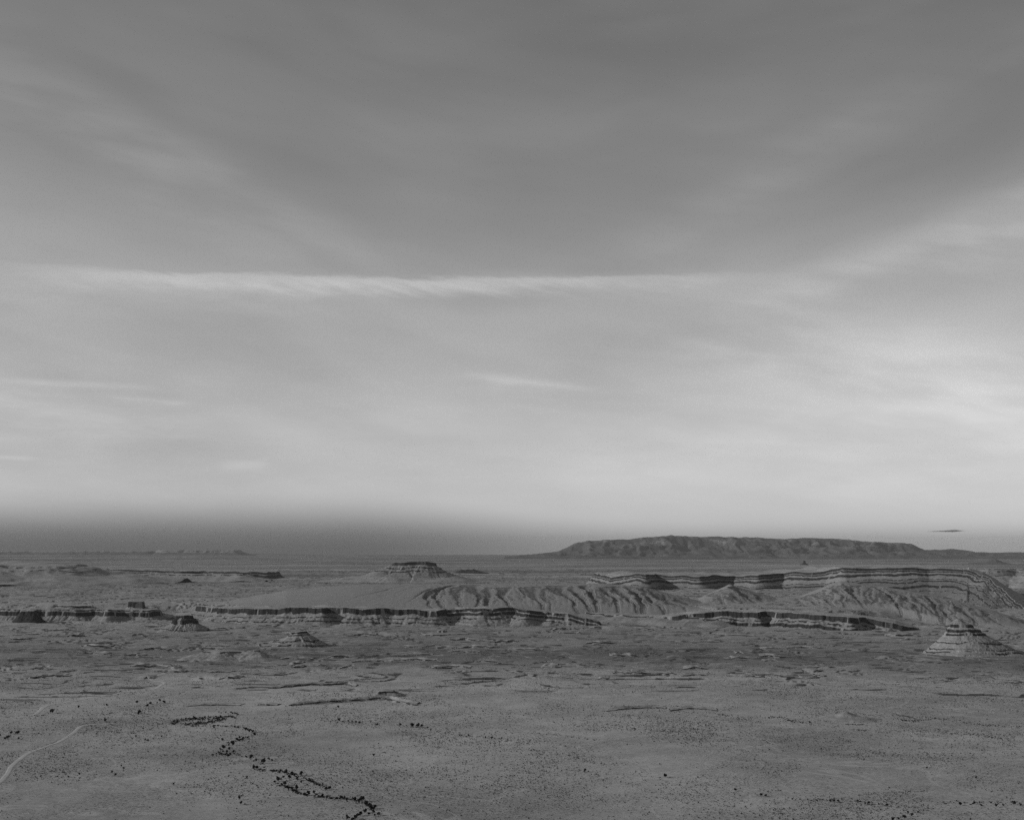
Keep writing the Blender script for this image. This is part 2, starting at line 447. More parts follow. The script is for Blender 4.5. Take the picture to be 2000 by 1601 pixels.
def landform(name, label, cat, poly, ztop, layers, cell, reach, warp=(6, 40), rib=(5, 16), tilt=0.0, left=0.0, right=0.0, seed=0, top_name='summit_surface', sink=1.0, kind=None, fold=None, group=None, flutes=2.0, dip=0.0, broken=0.62):
    """layers, from the rim down: (drop in m, slope in degrees, part name, material)"""
    P = np.array(poly, float); x0, y0 = P.min(0) - reach; x1, y1 = P.max(0) + reach
    x0 -= reach * max(left, 0.0) * 2; x1 += reach * max(right, 0.0) * 2
    nx = int((x1 - x0) / cell) + 2; ny = int((y1 - y0) / cell) + 2
    X, Y = np.meshgrid(x0 + np.arange(nx) * cell, y0 + np.arange(ny) * cell)
    d, arc, dxn = poly_sdf(poly, X, Y)
    if left: d = np.where(d > 0, d * (1 - left * np.clip(-dxn, 0, 1)), d)
    if right: d = np.where(d > 0, d * (1 - right * np.clip(dxn, 0, 1)), d)
    d = d + warp[0] * fbm(X / warp[1], Y / warp[1], 4, seed + 3) + flutes * perlin(X / (flutes * 3.2), Y / (flutes * 3.2), seed + 7)
    d = np.where(d > 0, d * (1 + (0.30 if reach < 300 else 0.10) * perlin(arc / max(95.0, reach * 0.6), arc * 0 + seed, seed + 41)), d)
    rn = ridged(arc / rib[1], d / 260.0 + seed, 3, seed + 13)
    d = d - rib[0] * (rn - 0.1) * sstep(d, 2.0, 40.0)
    cum_d, cum_z = [0.0], [0.0]; gz_ = ground(X, Y); need = float(((ztop if np.isscalar(ztop) else ztop(X, Y)) - gz_).max()) + 8.0 - sum(l[0] for l in layers)
    if need > 0: layers = list(layers[:-1]) + [(layers[-1][0] + need,) + tuple(layers[-1][1:])]
    for h, a, pn, mm in layers:
        cum_d.append(cum_d[-1] + h / math.tan(math.radians(a))); cum_z.append(cum_z[-1] + h)
    top = ztop if np.isscalar(ztop) else ztop(X, Y)
    yf = P[:, 1].min(); top = top + dip * (X - P[:, 0].mean()) + 0.035 * reach * perlin(X / (reach * 0.5), Y / (reach * 0.5), seed + 37)
    z = top - np.interp(d, cum_d, cum_z) - np.maximum(Y - yf, 0) * tilt * sstep(-d, -5, 30) + 0.7 * fbm(X / 25, Y / 25, 3, seed + 17)
    gz_ = ground(X, Y)
    keep_v = z > gz_ - sink
    fc = grid_faces(ny, nx); kf = keep_v.ravel()[fc].any(1)
    drop = np.interp(d, cum_d, cum_z).ravel()[fc].mean(1)
    lay = np.searchsorted(np.array(cum_z), drop, side='right') - 1      # -1 top
    wide_ = np.array([l[2] == 'cliff_band' for l in layers] + [False])
    gap = perlin(arc / 30.0, d / 90.0, seed + 23).ravel()[fc].mean(1) + 0.5 * perlin(X / 60.0, Y / 60.0, seed + 29).ravel()[fc].mean(1)
    thin_ = np.array([l[2] == 'rock_ledge' for l in layers] + [False])
    lay = np.where(thin_[np.clip(lay, 0, len(layers))] & (gap > 0.16 + min(0.0, broken - 0.4)) & (lay > 0), lay - 1, lay)
    lay = np.where(wide_[np.clip(lay, 0, len(layers))] & (gap > broken) & (lay < len(layers) - 1), lay + 1, lay)
    lay = np.where(drop < min(0.6, layers[0][0] * 0.15), -1, np.minimum(lay, len(layers) - 1))
    zl = np.maximum(z, gz_ - sink - 6.0)
    bx, by = float(P[:, 0].mean()), float(P[:, 1].mean()); bz = float(ground(np.array([bx]), np.array([by]))[0])
    V = np.stack([X - bx, Y - by, zl - bz], -1).reshape(-1, 3)
    root = obj(name, None, None, loc=(bx, by, bz)); tag(root, label, cat, group, kind)
    tot_ = cum_z[-1]; dropv = (np.interp(d, cum_d, cum_z) / tot_).ravel(); gapv = (perlin(arc / 30.0, d / 90.0, seed + 23) + 0.5 * perlin(X / 60.0, Y / 60.0, seed + 29)).ravel()
    M_lay = layered_rock(layers, broken)
    fk, lk = fc[kf], lay[kf]
    for _pass in range(2):                                   # crumbs of a layer join the layer above or below
        for k in range(-1, len(layers)):
            idx = np.nonzero(lk == k)[0]
            if not len(idx): continue
            comp = components(fk[idx]); cnt = np.bincount(comp)
            tiny = cnt[comp] < 14
            if tiny.any(): lk[idx[tiny]] = k - 1 if k >= 0 else k + 1
    for k in range(-1, len(layers)):
        idx = np.nonzero(lk == k)[0]
        if not len(idx): continue
        comp = components(fk[idx]); pn, mm = (top_name, M_top) if k < 0 else (layers[k][2], layers[k][3])
        for c in range(comp.max() + 1):
            sel = fk[idx[comp == c]]; u, inv = np.unique(sel, return_inverse=True)
            obj(pn, mesh(pn, V[u], inv.reshape(-1, 4), {'drop': dropv[u], 'gap': gapv[u]}, smooth=True), M_lay, root)
    return root
def PY(*pts): return [((p - CX) * y / F, y) for p, y in pts]
C_, T_ = M_cliff, M_talus

# --- far mountain range
def mountain():
    Y0 = 52000.0
    X, Y = np.meshgrid(np.linspace((985 - CX) * Y0 / F, (2260 - CX) * Y0 / F, 640), np.concatenate([np.linspace(48500, 55300, 90), np.linspace(55700, 62000, 16)]))
    px = pxof(X, np.full_like(Y, 55000.0))
    cp = [990, 1050, 1090, 1115, 1125, 1150, 1180, 1240, 1258, 1275, 1290, 1310, 1340, 1365, 1400, 1440, 1470, 1500, 1535, 1570, 1625, 1650, 1700, 1740, 1775, 1800, 1830, 1860, 1880, 1897, 1940, 2000, 2100, 2260]
    cy = [1087, 1081.5, 1077, 1066.5, 1060.5, 1056.5, 1054.5, 1052.5, 1048, 1049.5, 1047.5, 1045.5, 1047.5, 1048.5, 1048, 1049.5, 1049, 1051.5, 1053, 1051, 1051.5, 1053.5, 1058.5, 1060.5, 1061, 1073.5, 1075, 1072.5, 1073.5, 1078.5, 1079.5, 1079, 1081, 1084]
    crest = zat(np.interp(px, cp, cy) + (1.0 * perlin(px / 11.0, px * 0, 3) + 0.9 * perlin(px / 19.0, px * 0, 4)) * sstep(px, 1110, 1150), 55000.0)
    t = np.clip((Y - 48800) / (55000 - 48800), 0, 1); back = np.clip((Y - 55000) / 7000, 0, 1)
    prof = np.where(Y < 55000, 0.16 * sstep(t, 0, 0.5) + 0.30 * sstep(t, 0.42, 0.72) + 0.54 * sstep(t, 0.72, 0.985), 1 - back ** 1.5)
    r = ridged(X / 1500 + 0.3 * fbm(X / 900, Y / 900, 2, 3), Y / 3400, 5, 71)
    wgt = 4 * prof * (1 - prof)
    z = -30 + (crest + 30) * prof + 430 * (r - 0.4) * wgt * np.clip(crest / 600, 0.25, 1) + 16 * ridged(X / 420, Y / 900, 3, 77) * sstep(prof, 0.1, 0.4)
    z = z + 60 * sstep(t, 0.02, 0.3) * np.maximum(0, ridged(X / 1100, Y / 1800, 4, 79)) * sstep(t, 0.8, 0.4)
    me = mesh('mountain_range', np.stack([X, Y, z], -1).reshape(-1, 3), grid_faces(*X.shape))
    tag(obj('mountain_range', me, M_mtn), 'long dark mountain range with pale cliff streaks on the right horizon', 'mountain', kind='structure')
mountain()

# --- far mesas and hills
landform('far_mesa', 'distant mesa with thin pale cliff on the left horizon, right of a longer one', 'mesa', PY((318, 60000), (455, 60000), (470, 63500), (310, 63500)),
         zat(1074.2, 60000), [(55, 62, 'cliff_band', T_), (40, 30, 'talus_slope', M_hill), (120, 14, 'talus_slope', M_mtn)], 55, 700, (130, 700), (90, 420), seed=2, flutes=40, kind='structure')
landform('far_mesa', 'distant low mesa at the far left of the horizon', 'mesa', PY((-60, 60500), (60, 61000), (135, 60000), (288, 60300), (300, 64000), (-70, 64000)),
         zat(1076.4, 60000), [(38, 60, 'cliff_band', T_), (110, 14, 'talus_slope', M_mtn)], 55, 600, (150, 800), (80, 500), seed=3, flutes=40, kind='structure')
landform('dark_mesa', 'small dark rounded mesa on the plain right of the capped butte', 'mesa', PY((903, 20600), (922, 20600), (924, 20800), (902, 20800)),
         zat(1111.5, 20600), [(22, 40, 'cliff_band', M_dark), (70, 20, 'talus_slope', M_dark)], 9, 190, (22, 90), (10, 60), right=0.45, seed=5, flutes=6)
landform('volcanic_spire', 'tiny dark rock spire on the plain before the mountains', 'rock spire', PY((1569.6, 31000), (1572.4, 31000), (1572.4, 31030), (1569.6, 31030)),
         zat(1094.6, 31000), [(62, 74, 'rock_tower', M_dark), (45, 28, 'talus_slope', M_dark)], 5, 130, (7, 30), (8, 30), seed=6, flutes=5)
landform('dark_hill', 'dark pointed hill at the foot of the mountains by the right edge', 'hill', PY((1938, 33000), (1944, 33000), (1944, 33100), (1938, 33100)),
         zat(1092.5, 33000), [(60, 24, 'summit_slope', M_mtn), (90, 9, 'lower_slope', M_mtn)], 22, 900, (60, 240), (40, 180), left=0.3, seed=7, flutes=15, kind='structure')
landform('scarp', 'dark scarp strip on the far plain at the left', 'scarp', PY((215, 17500), (330, 17000), (352, 16500), (400, 16700), (442, 16000), (480, 15900), (522, 15900), (545, 16600), (420, 17600), (210, 18100)),
         lambda X, Y: zat(np.interp(pxof(X, Y), [200, 300, 360, 440, 525, 560], [1115, 1116.5, 1117, 1116, 1117, 1119]), 16000), [(24, 66, 'cliff_band', C_), (6, 30, 'talus_slope', T_), (45, 42, 'cliff_band', C_), (40, 25, 'talus_slope', T_)], 16, 260, (40, 240), (20, 90), seed=8, flutes=9, kind='structure')
landform('hill', 'broad pale rounded hill at the left edge', 'hill', PY((-170, 13000), (10, 12900), (112, 13050), (150, 13400), (90, 14200), (-180, 14200)),
         zat(1101.5, 13000), [(16, 12, 'summit_slope', M_hill), (9, 50, 'rock_ledge', C_), (26, 11, 'slope', M_hill), (9, 50, 'rock_ledge', C_), (34, 10, 'slope', M_hill), (120, 7, 'lower_slope', M_hill)], 18, 1000, (130, 300), (60, 160), seed=9, flutes=18, broken=0.0, kind='structure')
landform('low_ridge', 'thin pale ridge on the plain behind the left hill', 'ridge', PY((190, 14600), (330, 14300), (470, 14100), (478, 14400), (185, 15100)),
         zat(1121.5, 14300), [(9, 50, 'rock_ledge', C_), (40, 14, 'slope', M_hill)], 14, 260, (40, 240), (20, 120), seed=10, flutes=9, kind='structure')

# --- the butte in the middle distance
landform('capped_butte', 'stepped butte with dark flat cap on the plain left of centre', 'butte', PY((770, 14000), (790, 13960), (812, 14000), (832, 13950), (850, 13990), (849, 14150), (800, 14190), (772, 14140)),
         zat(1098.5, 14000), [(31, 78, 'cap_rock', C_), (20, 28, 'talus_slope', T_), (11, 68, 'rock_ledge', C_), (20, 24, 'talus_slope', T_), (10, 65, 'rock_ledge', C_), (45, 25, 'talus_slope', T_), (75, 13, 'lower_slope', M_hill)],
         7.5, 560, (24, 110), (26, 42), left=0.42, seed=12, flutes=6)

# --- stepped canyon wall at the right
_wp = [1150, 1190, 1255, 1300, 1500, 1560, 1640, 1665, 1750, 1860, 1890, 1920, 1945, 1970, 2000, 2040, 2120]
_wy = [1133, 1130, 1123, 1126, 1125.5, 1122, 1117, 1110, 1108.5, 1108.5, 1112, 1122, 1140, 1163, 1190, 1214, 1236]
def wall_top(X, Y):
    p = pxof(X, np.maximum(Y, 5000.0)); p = np.where(p < 1890, pxof(X, np.full_like(X, 9750.0)), p); p = np.where(p > 1890, np.minimum(p, 2110), p)
    return zat(np.interp(p, _wp, _wy) + 1.2 * perlin(p / 26, Y / 900, 4), np.interp(p, [1880, 1920, 1950, 1975, 2000, 2110], [9900, 9500, 9000, 8300, 7650, 6900]))
_wl = [(17, 76, 'cliff_band', C_), (5, 33, 'talus_slope', M_fold2), (8, 76, 'cliff_band', C_), (12, 31, 'talus_slope', T_), (15, 74, 'cliff_band', C_), (23, 31, 'talus_slope', T_), (5, 72, 'rock_ledge', C_), (11, 31, 'talus_slope', M_fold2), (9, 74, 'cliff_band', C_),
       (22, 30, 'talus_slope', M_fold2), (14, 73, 'cliff_band', C_), (18, 31, 'talus_slope', M_fold2), (5, 66, 'rock_ledge', C_), (31, 33, 'talus_slope', M_fold2), (8, 66, 'rock_ledge', C_), (60, 34, 'talus_slope', M_fold2)]
landform('canyon_wall', 'high stepped canyon wall of banded strata bending down at the right edge', 'cliff', PY((1165, 11600), (1195, 10500), (1262, 10250), (1280, 10600), (1315, 10450), (1368, 10300), (1395, 10550), (1435, 10600), (1480, 10350), (1530, 10450), (1575, 10300), (1625, 10200), (1650, 10000), (1700, 9980), (1760, 9890), (1815, 9900), (1870, 9780), (1905, 9700), (1930, 9400), (1953, 8950), (1976, 8300), (2002, 7650), (2060, 7200), (2120, 7300), (2060, 8400), (2030, 9500), (1950, 10600), (1600, 11100), (1400, 11500), (1160, 11900)),
         wall_top, _wl, 7.5, 420, (24, 260), (5, 130), seed=15, flutes=3, broken=0.6)
landform('far_bench', 'pale banded bench behind the bent strata at the right edge', 'mesa', PY((1880, 13000), (1930, 12700), (1985, 12750), (2040, 12400), (2160, 12300), (2160, 13400), (1860, 13600)),
         zat(1112.5, 12600), [(6, 60, 'rock_ledge', C_), (14, 25, 'talus_slope', T_), (5, 60, 'rock_ledge', C_), (22, 24, 'talus_slope', T_), (6, 60, 'rock_ledge', C_), (70, 20, 'talus_slope', M_hill)], 12, 420, (50, 260), (34, 110), seed=16, flutes=8, tilt=0.02)

# --- the folded ridges with their flatirons
def fold_ridge(name, label, px0, px1, ya, yb, cell, crest_px, crest_y, crest_Y, foot_z, foot_len, gul, seed, back=0.07, lean=0.0):
    xa = min((px0 - CX) * ya / F, (px0 - CX) * yb / F); xb = max((px1 - CX) * ya / F, (px1 - CX) * yb / F)
    X, Y = np.meshgrid(np.arange(xa, xb, cell), np.arange(ya, yb, cell))
    px = pxof(X, Y) + 10 * fbm(X / 170, Y / 170, 4, seed)
    Yc = np.interp(px, *crest_Y); zc = H - (np.interp(px, crest_px, crest_y) + 0.5 * perlin(px / 43, px * 0, seed) - HZ) * Yc / F
    fz = np.interp(px, *foot_z); fl = np.interp(px, *foot_len)
    t = (Y - (Yc - fl)) / fl
    ts = np.clip(t, 0, 1)
    S = np.sin(ts * np.pi / 2) ** 1.15
    z = np.where(t <= 1, fz + (zc - fz) * S, zc - (Y - Yc) * back)
    z = np.where(t < 0, fz + t * fl * 0.10, z)
    carve = np.zeros_like(X); rise = np.clip((zc - fz) / 60, 0, 1)
    for (p, top, a, b, w1, w2, dp) in gul:                    # each gully: head, bend, foot, widths, depth
        tt = np.clip(t / top, 0, 1)
        c = p + a * np.sin(np.pi * (1 - tt)) + b * (1 - tt) + 1.5 * perlin(Y / 70, X * 0 + p, seed)
        w = lerp(w2, w1 * 1.45, sstep(tt, 0.30, 0.85)) * 2.9
        du = (px - c) * Y / F / w
        head = sstep(t, top + 0.06, top - 0.05)
        l_ = np.clip(1 + du / 1.7, 0, 1)                      # broad left wall under a sharp rim, steep right bank
        sh = np.where(du < 0, (0.16 + 0.84 * l_) * sstep(l_, 0.0, 0.08), np.clip(1 - du * 1.5, 0, 1) ** 0.75)
        carve = np.maximum(carve, dp * lerp(0.4, 1.0, sstep(tt, 0.1, 0.75)) * sh * head * sstep(t, -0.1, 0.12) * rise)
    small = np.maximum(0, ridged(px / 11.0 + 2.2 * t, t * 2.6, 4, seed + 5) - 0.2) * (4.0 + 2.5 * sstep(px, 1120, 1220)) * sstep(px, 790, 860) * sstep(t, 0.0, 0.25) * sstep(t, 1.02, 0.7) * rise
    carve = carve + small
    z = z - carve + 0.8 * fbm(X / 30, Y / 30, 3, seed + 9)
    gz_ = ground(X, Y)
    z = z - 70 * sstep(px, px0 + 70, px0) - 70 * sstep(px, px1 - 60, px1)
    z = lerp(gz_ - 1.5, z, sstep(t, 0.0, 0.16))
    z = np.where(t < 0, gz_ - 1.5, z)
    keep = z > gz_ - 1.0
    fc = grid_faces(*X.shape); fc = fc[keep.ravel()[fc].any(1)]
    zx, zy = np.gradient(z, cell)
    rock = sstep(np.hypot(zx, zy), 0.75, 1.2) * 0.8
    u, inv = np.unique(fc, return_inverse=True)
    V = np.stack([X, Y, np.maximum(z, gz_ - 6)], -1).reshape(-1, 3)[u]
    base_ = np.array([V[:, 0].mean(), V[:, 1].mean(), 0.0])
    me = mesh(name, V - base_, inv.reshape(-1, 4), {'carve': carve.ravel()[u], 'rock': rock.ravel()[u]})
    return tag(obj(name, me, M_fold, loc=tuple(base_)), label, 'ridge')
gl = []
for p, tp, a, b, w1, w2, dp in [(884, .86, -34, -14, 7, 4, 15), (868, .80, -26, -4, 6, 4, 13), (902, .76, -12, 4, 6, 3, 12), (926, .84, 3, 10, 9, 3, 19), (960, .82, -8, 4, 10, 3, 20), (990, .86, -14, 16, 12, 3, 22), (1048, .84, -14, 22, 16, 4, 24),
                                (1070, .78, -3, 16, 7, 3, 15), (1098, .82, 2, 28, 9, 3, 17), (1128, .84, 0, 36, 13, 4, 22), (1150, .84, 4, 30, 10, 4, 18), (1176, .80, 4, 38, 9, 4, 17), (1206, .80, 2, 40, 10, 4, 18), (1232, .78, 2, 34, 12, 4, 20), (1262, .74, 2, 44, 9, 4, 16), (1296, .72, 2, 50, 12, 4, 15), (1330, .7, 0, 46, 9, 4, 12)]:
    _g = random.Random(int(p)); gl.append((p + _g.uniform(-7, 7), min(.93, tp * _g.uniform(.78, 1.1)), a + _g.uniform(-5, 5), b + _g.uniform(-8, 12), w1 * _g.uniform(.45, 1.4), w2 * _g.uniform(.6, 1.3), dp * _g.uniform(.45, 1.2)))
gl += [(800, .85, 6, -190, 1.6, 1.2, 3.2), (838, .9, 8, -170, 1.4, 1.2, 2.6), (770, .7, 4, -150, 1.4, 1.2, 3.0), (846, .7, -6, -60, 2.0, 1.4, 5.0)]
fold_ridge('folded_ridge', 'long smooth folded ridge with a row of curved gullies, centre', 370, 1440, 6560, 8700, 7.5,
           [370, 450, 560, 650, 700, 1180, 1250, 1300, 1360, 1440], [1186, 1172, 1152, 1144, 1141, 1139, 1144, 1157, 1172, 1190],
           ([370, 700, 1440], [7900, 7900, 7700]), ([370, 1440], [58, 58]), ([370, 800, 1440], [1150, 1050, 900]), gl, 101)
gr = []
_r = random.Random(4); p = 1345
while p < 2010:
    gr.append((p, _r.uniform(.62, .9), _r.uniform(-9, 9), _r.uniform(14, 40) + (p - 1400) * 0.03, _r.uniform(4, 10), _r.uniform(2, 4), _r.uniform(8, 18))); p += _r.uniform(18, 52)
fold_ridge('banded_ridge', 'ridge of swirling banded strata before the stepped canyon wall, right', 1290, 2120, 5600, 9600, 8.0,
           [1290, 1340, 1380, 1426, 1470, 1517, 1560, 1600, 1643, 1690, 1734, 1800, 1860, 1940, 1996, 2060, 2120], [1192, 1180, 1160, 1140, 1155, 1167, 1163, 1150, 1135, 1141, 1146, 1158, 1171, 1192, 1208, 1222, 1232],
           ([1290, 1425, 1640, 1740, 1870, 2000, 2120], [8300, 8400, 8200, 7900, 7300, 6850, 6500]), ([1290, 1750, 1850, 2120], [58, 56, 8, -6]), ([1290, 1640, 1870, 2120], [1100, 1250, 900, 500]), gr, 131, 0.10)

# --- the long escarpment across the valley
_esc = [(26, 80, 'cliff_band', C_), (14, 32, 'talus_slope', T_), (4, 66, 'rock_ledge', C_), (13, 27, 'talus_slope', T_), (5, 66, 'rock_ledge', C_), (40, 22, 'talus_slope', T_)]
landform('escarpment', 'long dark cliff line with pale talus before the smooth ridge, left of centre', 'cliff', PY((386, 7150), (430, 6850), (490, 6700), (560, 6620), (605, 6600), (628, 6570), (640, 6690), (660, 6620), (720, 6570), (760, 6600), (800, 6560), (850, 6540), (872, 6590), (868, 6760), (640, 6860), (500, 6980)),
         lambda X, Y: zat(np.interp(pxof(X, Y), [380, 500, 620, 760, 870], [1193, 1190, 1186.5, 1189, 1191]), 6580), _esc, 4.0, 190, (24, 75), (9, 26), seed=21, broken=0.5, tilt=0.02, flutes=3)
landform('escarpment', 'ragged dark cliff line ending in a low point at the centre of the valley', 'cliff', PY((876, 6620), (910, 6590), (940, 6540), (975, 6560), (1004, 6600), (1030, 6530), (1060, 6560), (1100, 6510), (1140, 6470), (1168, 6440), (1172, 6480), (1120, 6620), (1060, 6740), (880, 6800)),
         lambda X, Y: zat(np.interp(pxof(X, Y), [870, 930, 990, 1060, 1110, 1175], [1192, 1188, 1187.5, 1193, 1198, 1212]), 6540), [(14, 78, 'cliff_band', C_), (5, 34, 'talus_slope', T_), (12, 78, 'cliff_band', C_), (11, 30, 'talus_slope', T_), (5, 66, 'rock_ledge', C_), (40, 24, 'talus_slope', T_)], 4.0, 180, (26, 70), (9, 26), seed=22, broken=0.5, tilt=0.02, flutes=3)
landform('rock_bench', 'thin slanting ledge line running down right between the two cliff lines', 'ledge', PY((1110, 7000), (1180, 6780), (1260, 6600), (1330, 6480), (1400, 6400), (1410, 6520), (1320, 6700), (1230, 6900), (1120, 7150)),
         lambda X, Y: zat(np.interp(pxof(X, Y), [1100, 1180, 1280, 1400], [1191.5, 1197, 1202, 1207]), np.interp(pxof(X, Y), [1110, 1400], [7000, 6400])), [(7, 70, 'rock_ledge', C_), (40, 16, 'talus_slope', T_)], 5.0, 170, (14, 110), (8, 30), seed=23, flutes=3)
landform('escarpment', 'dark layered cliff line below the banded ridge, right of centre', 'cliff', PY((1290, 6560), (1330, 6480), (1400, 6430), (1440, 6400), (1480, 6360), (1495, 6440), (1530, 6300), (1580, 6180), (1625, 6120), (1660, 6060), (1690, 6130), (1730, 6060), (1760, 6030), (1790, 6090), (1795, 6250), (1650, 6400), (1500, 6620), (1300, 6760)),
         lambda X, Y: zat(np.interp(pxof(X, Y), [1280, 1400, 1500, 1600, 1690, 1750, 1790, 1840], [1206, 1192.5, 1194, 1198, 1205, 1214, 1229, 1240]), np.interp(pxof(X, Y), [1290, 1500, 1790], [6520, 6380, 6020])), [(24, 80, 'cliff_band', C_), (9, 32, 'talus_slope', T_), (5, 66, 'rock_ledge', C_), (8, 30, 'talus_slope', T_), (14, 76, 'cliff_band', C_), (15, 27, 'talus_slope', T_), (4, 60, 'rock_ledge', C_), (40, 18, 'talus_slope', T_)], 4.0, 200, (26, 75), (9, 24), seed=24, broken=0.5, tilt=0.01, flutes=3)
landform('escarpment', 'low dark cliff line with fluted pale foot at the left edge', 'cliff', PY((-140, 7050), (-40, 6960), (36, 6900), (80, 6960), (150, 6900), (190, 6960), (212, 6880), (240, 6930), (290, 6900), (312, 7000), (300, 7180), (-140, 7240)),
         zat(1190.5, 6900), [(5, 70, 'rock_ledge', C_), (6, 34, 'talus_slope', T_), (21, 76, 'cliff_band', C_), (60, 30, 'talus_slope', T_)], 4.0, 180, (22, 75), (9, 17), seed=25, broken=0.5, tilt=0.015, flutes=3)
landform('dark_block', 'square dark rock block in front of the low cliff at the left edge', 'butte', PY((40, 6640), (66, 6630), (72, 6760), (40, 6780)),
         zat(1192.5, 6650), [(12, 78, 'cap_rock', C_), (34, 62, 'cliff_band', C_), (25, 34, 'talus_slope', C_)], 3.0, 70, (6, 35), (5, 20), seed=26, flutes=2.5)
landform('low_mesa', 'low pale fluted mesa behind the cliff line at the far left', 'mesa', PY((112, 7080), (140, 7040), (182, 7080), (180, 7200), (115, 7200)),
         zat(1182.5, 7060), [(7, 74, 'cap_rock', C_), (35, 27, 'talus_slope', T_)], 3.5, 110, (9, 50), (9, 20), left=0.3, seed=27, flutes=2.5)

# --- single buttes
landform('tower_butte', 'small butte with one square dark block on top, behind the low cliff line', 'butte', PY((251, 7060), (264, 7050), (281, 7065), (280, 7130), (252, 7130)),
         zat(1174.3, 7060), [(28, 84, 'cap_rock', C_), (17, 36, 'talus_slope', M_pale), (4, 60, 'rock_ledge', C_), (45, 27, 'talus_slope', M_pale)], 2.6, 80, (5, 30), (8, 17), right=0.15, seed=31, flutes=2.4)
landform('stepped_butte', 'two-stepped dark butte on fluted talus, standing alone left of centre', 'butte', PY((344, 6000), (360, 5992), (377, 6002), (376, 6060), (345, 6060)),
         zat(1201.3, 6000), [(12, 83, 'cap_rock', C_), (8, 32, 'talus_slope', C_), (15, 83, 'cliff_band', C_), (24, 36, 'talus_slope', M_pale), (3, 60, 'rock_ledge', C_), (30, 20, 'talus_slope', M_pale)], 2.2, 110, (4, 26), (8, 13), seed=32, flutes=2.2)
landform('low_butte', 'low spread pyramid butte with thin ledges, on the valley floor left of centre', 'butte', PY((570, 5080), (582, 5065), (600, 5080), (598, 5110), (572, 5110)),
         zat(1235, 5080), [(7, 74, 'cap_rock', C_), (4, 30, 'talus_slope', M_pale), (4, 70, 'rock_ledge', C_), (15, 27, 'talus_slope', M_pale), (3, 66, 'rock_ledge', C_), (8, 15, 'talus_slope', M_pale), (4, 66, 'rock_ledge', C_), (9, 13, 'talus_slope', M_pale), (3, 60, 'rock_ledge', C_), (20, 10, 'talus_slope', M_pale)], 2.5, 240, (12, 50), (10, 14), left=0.25, right=0.05, seed=33, flutes=2.2)
landform('pyramid_butte', 'tall pale pyramid butte ringed by dark ledges at the right edge', 'butte', PY((1868, 4715), (1871, 4712), (1874, 4716), (1873, 4722), (1868, 4722)),
         zat(1208.5, 4715), [(18, 38, 'summit_slope', M_pale), (10, 76, 'cap_rock', C_), (8, 34, 'talus_slope', M_pale), (8, 76, 'cliff_band', C_), (4, 34, 'talus_slope', M_pale), (7, 74, 'rock_ledge', C_), (20, 33, 'talus_slope', M_pale), (3, 66, 'rock_ledge', C_), (15, 31, 'talus_slope', M_pale), (3, 66, 'rock_ledge', C_), (6, 27, 'talus_slope', M_pale), (4, 66, 'rock_ledge', C_), (9, 20, 'talus_slope', M_pale), (3, 60, 'rock_ledge', C_), (14, 12, 'talus_slope', M_pale)], 2.2, 260, (5, 30), (6, 12), left=-0.25, right=0.42, seed=34, top_name='summit', flutes=1.8, dip=-0.02, broken=0.25)
landform('badland_mound', 'pale eroded badland mounds on the floor below the low pyramid butte', 'mound', PY((398, 4520), (430, 4480), (470, 4530), (505, 4500), (500, 4580), (400, 4580)),
         zat(1272, 4500), [(4, 40, 'rock_ledge', C_), (9, 24, 'talus_slope', T_), (20, 14, 'lower_slope', M_hill)], 2.6, 150, (16, 44), (13, 20), seed=35, flutes=2.5)

# --- rock ledges breaking the near floor
def ledge(label, pts, hgt, depth, seed, group=None, cell=1.8, back=0.06, layers=None, zoff=0.0, name='rock_ledge'):
    line = [gpt(a, b) for a, b in pts]
    poly = line + [(x + 6, y + depth) for x, y in reversed(line)]
    xs, ys = np.array([q[0] for q in line]), np.array([q[1] for q in line])
    gz0 = ground(xs, ys); o_ = np.argsort(xs); fade = np.ones(len(xs)); fade[0] = fade[-1] = 0.35
    top = lambda X, Y: np.interp(X, xs[o_], (gz0 + hgt * fade + zoff)[o_])
    landform(name, label, 'ledge', poly, top, layers or [(hgt * 0.62, 76, 'cliff_band', C_), (hgt * 0.6, 24, 'talus_slope', T_), (hgt * 0.6, 12, 'lower_slope', T_)], cell, hgt * 7 + 8, (5, 30), (3.0, 9), tilt=back, seed=seed, flutes=1.4, sink=0.5, group=group, broken=0.22)
ledge('long dark rock ledge on the floor, the upper of two left of centre', [(522, 1344), (560, 1341), (600, 1338), (640, 1337), (672, 1335), (692, 1340)], 5.6, 50, 51, back=0.10)
ledge('long pale-footed rock ledge ending in a low knoll, lower of two left of centre', [(565, 1375), (620, 1372), (680, 1369), (735, 1366), (755, 1366), (775, 1372), (812, 1377)], 6.2, 60, 52, back=0.10)
ledge('short dark rock ledge left of the pale-footed ledge', [(494, 1374), (512, 1375), (540, 1375)], 4, 40, 53, back=0.10)
ledge('thin curved rock ledge on the floor right of centre', [(1185, 1390), (1215, 1386), (1250, 1383), (1290, 1382), (1300, 1385)], 3.2, 50, 54, back=0.08)
ledge('short dark rock ledge right of the thin curved one', [(1308, 1388), (1335, 1386), (1355, 1385), (1375, 1387), (1400, 1388)], 3.6, 45, 55, back=0.08)
ledge('short rock ledge among shrubs on the right', [(1748, 1394), (1765, 1397), (1785, 1401)], 3, 40, 56, back=0.08)
ledge('low rock rim beside the left thicket', [(362, 1379), (400, 1377), (440, 1376), (468, 1376)], 2.6, 50, 57, back=0.07)
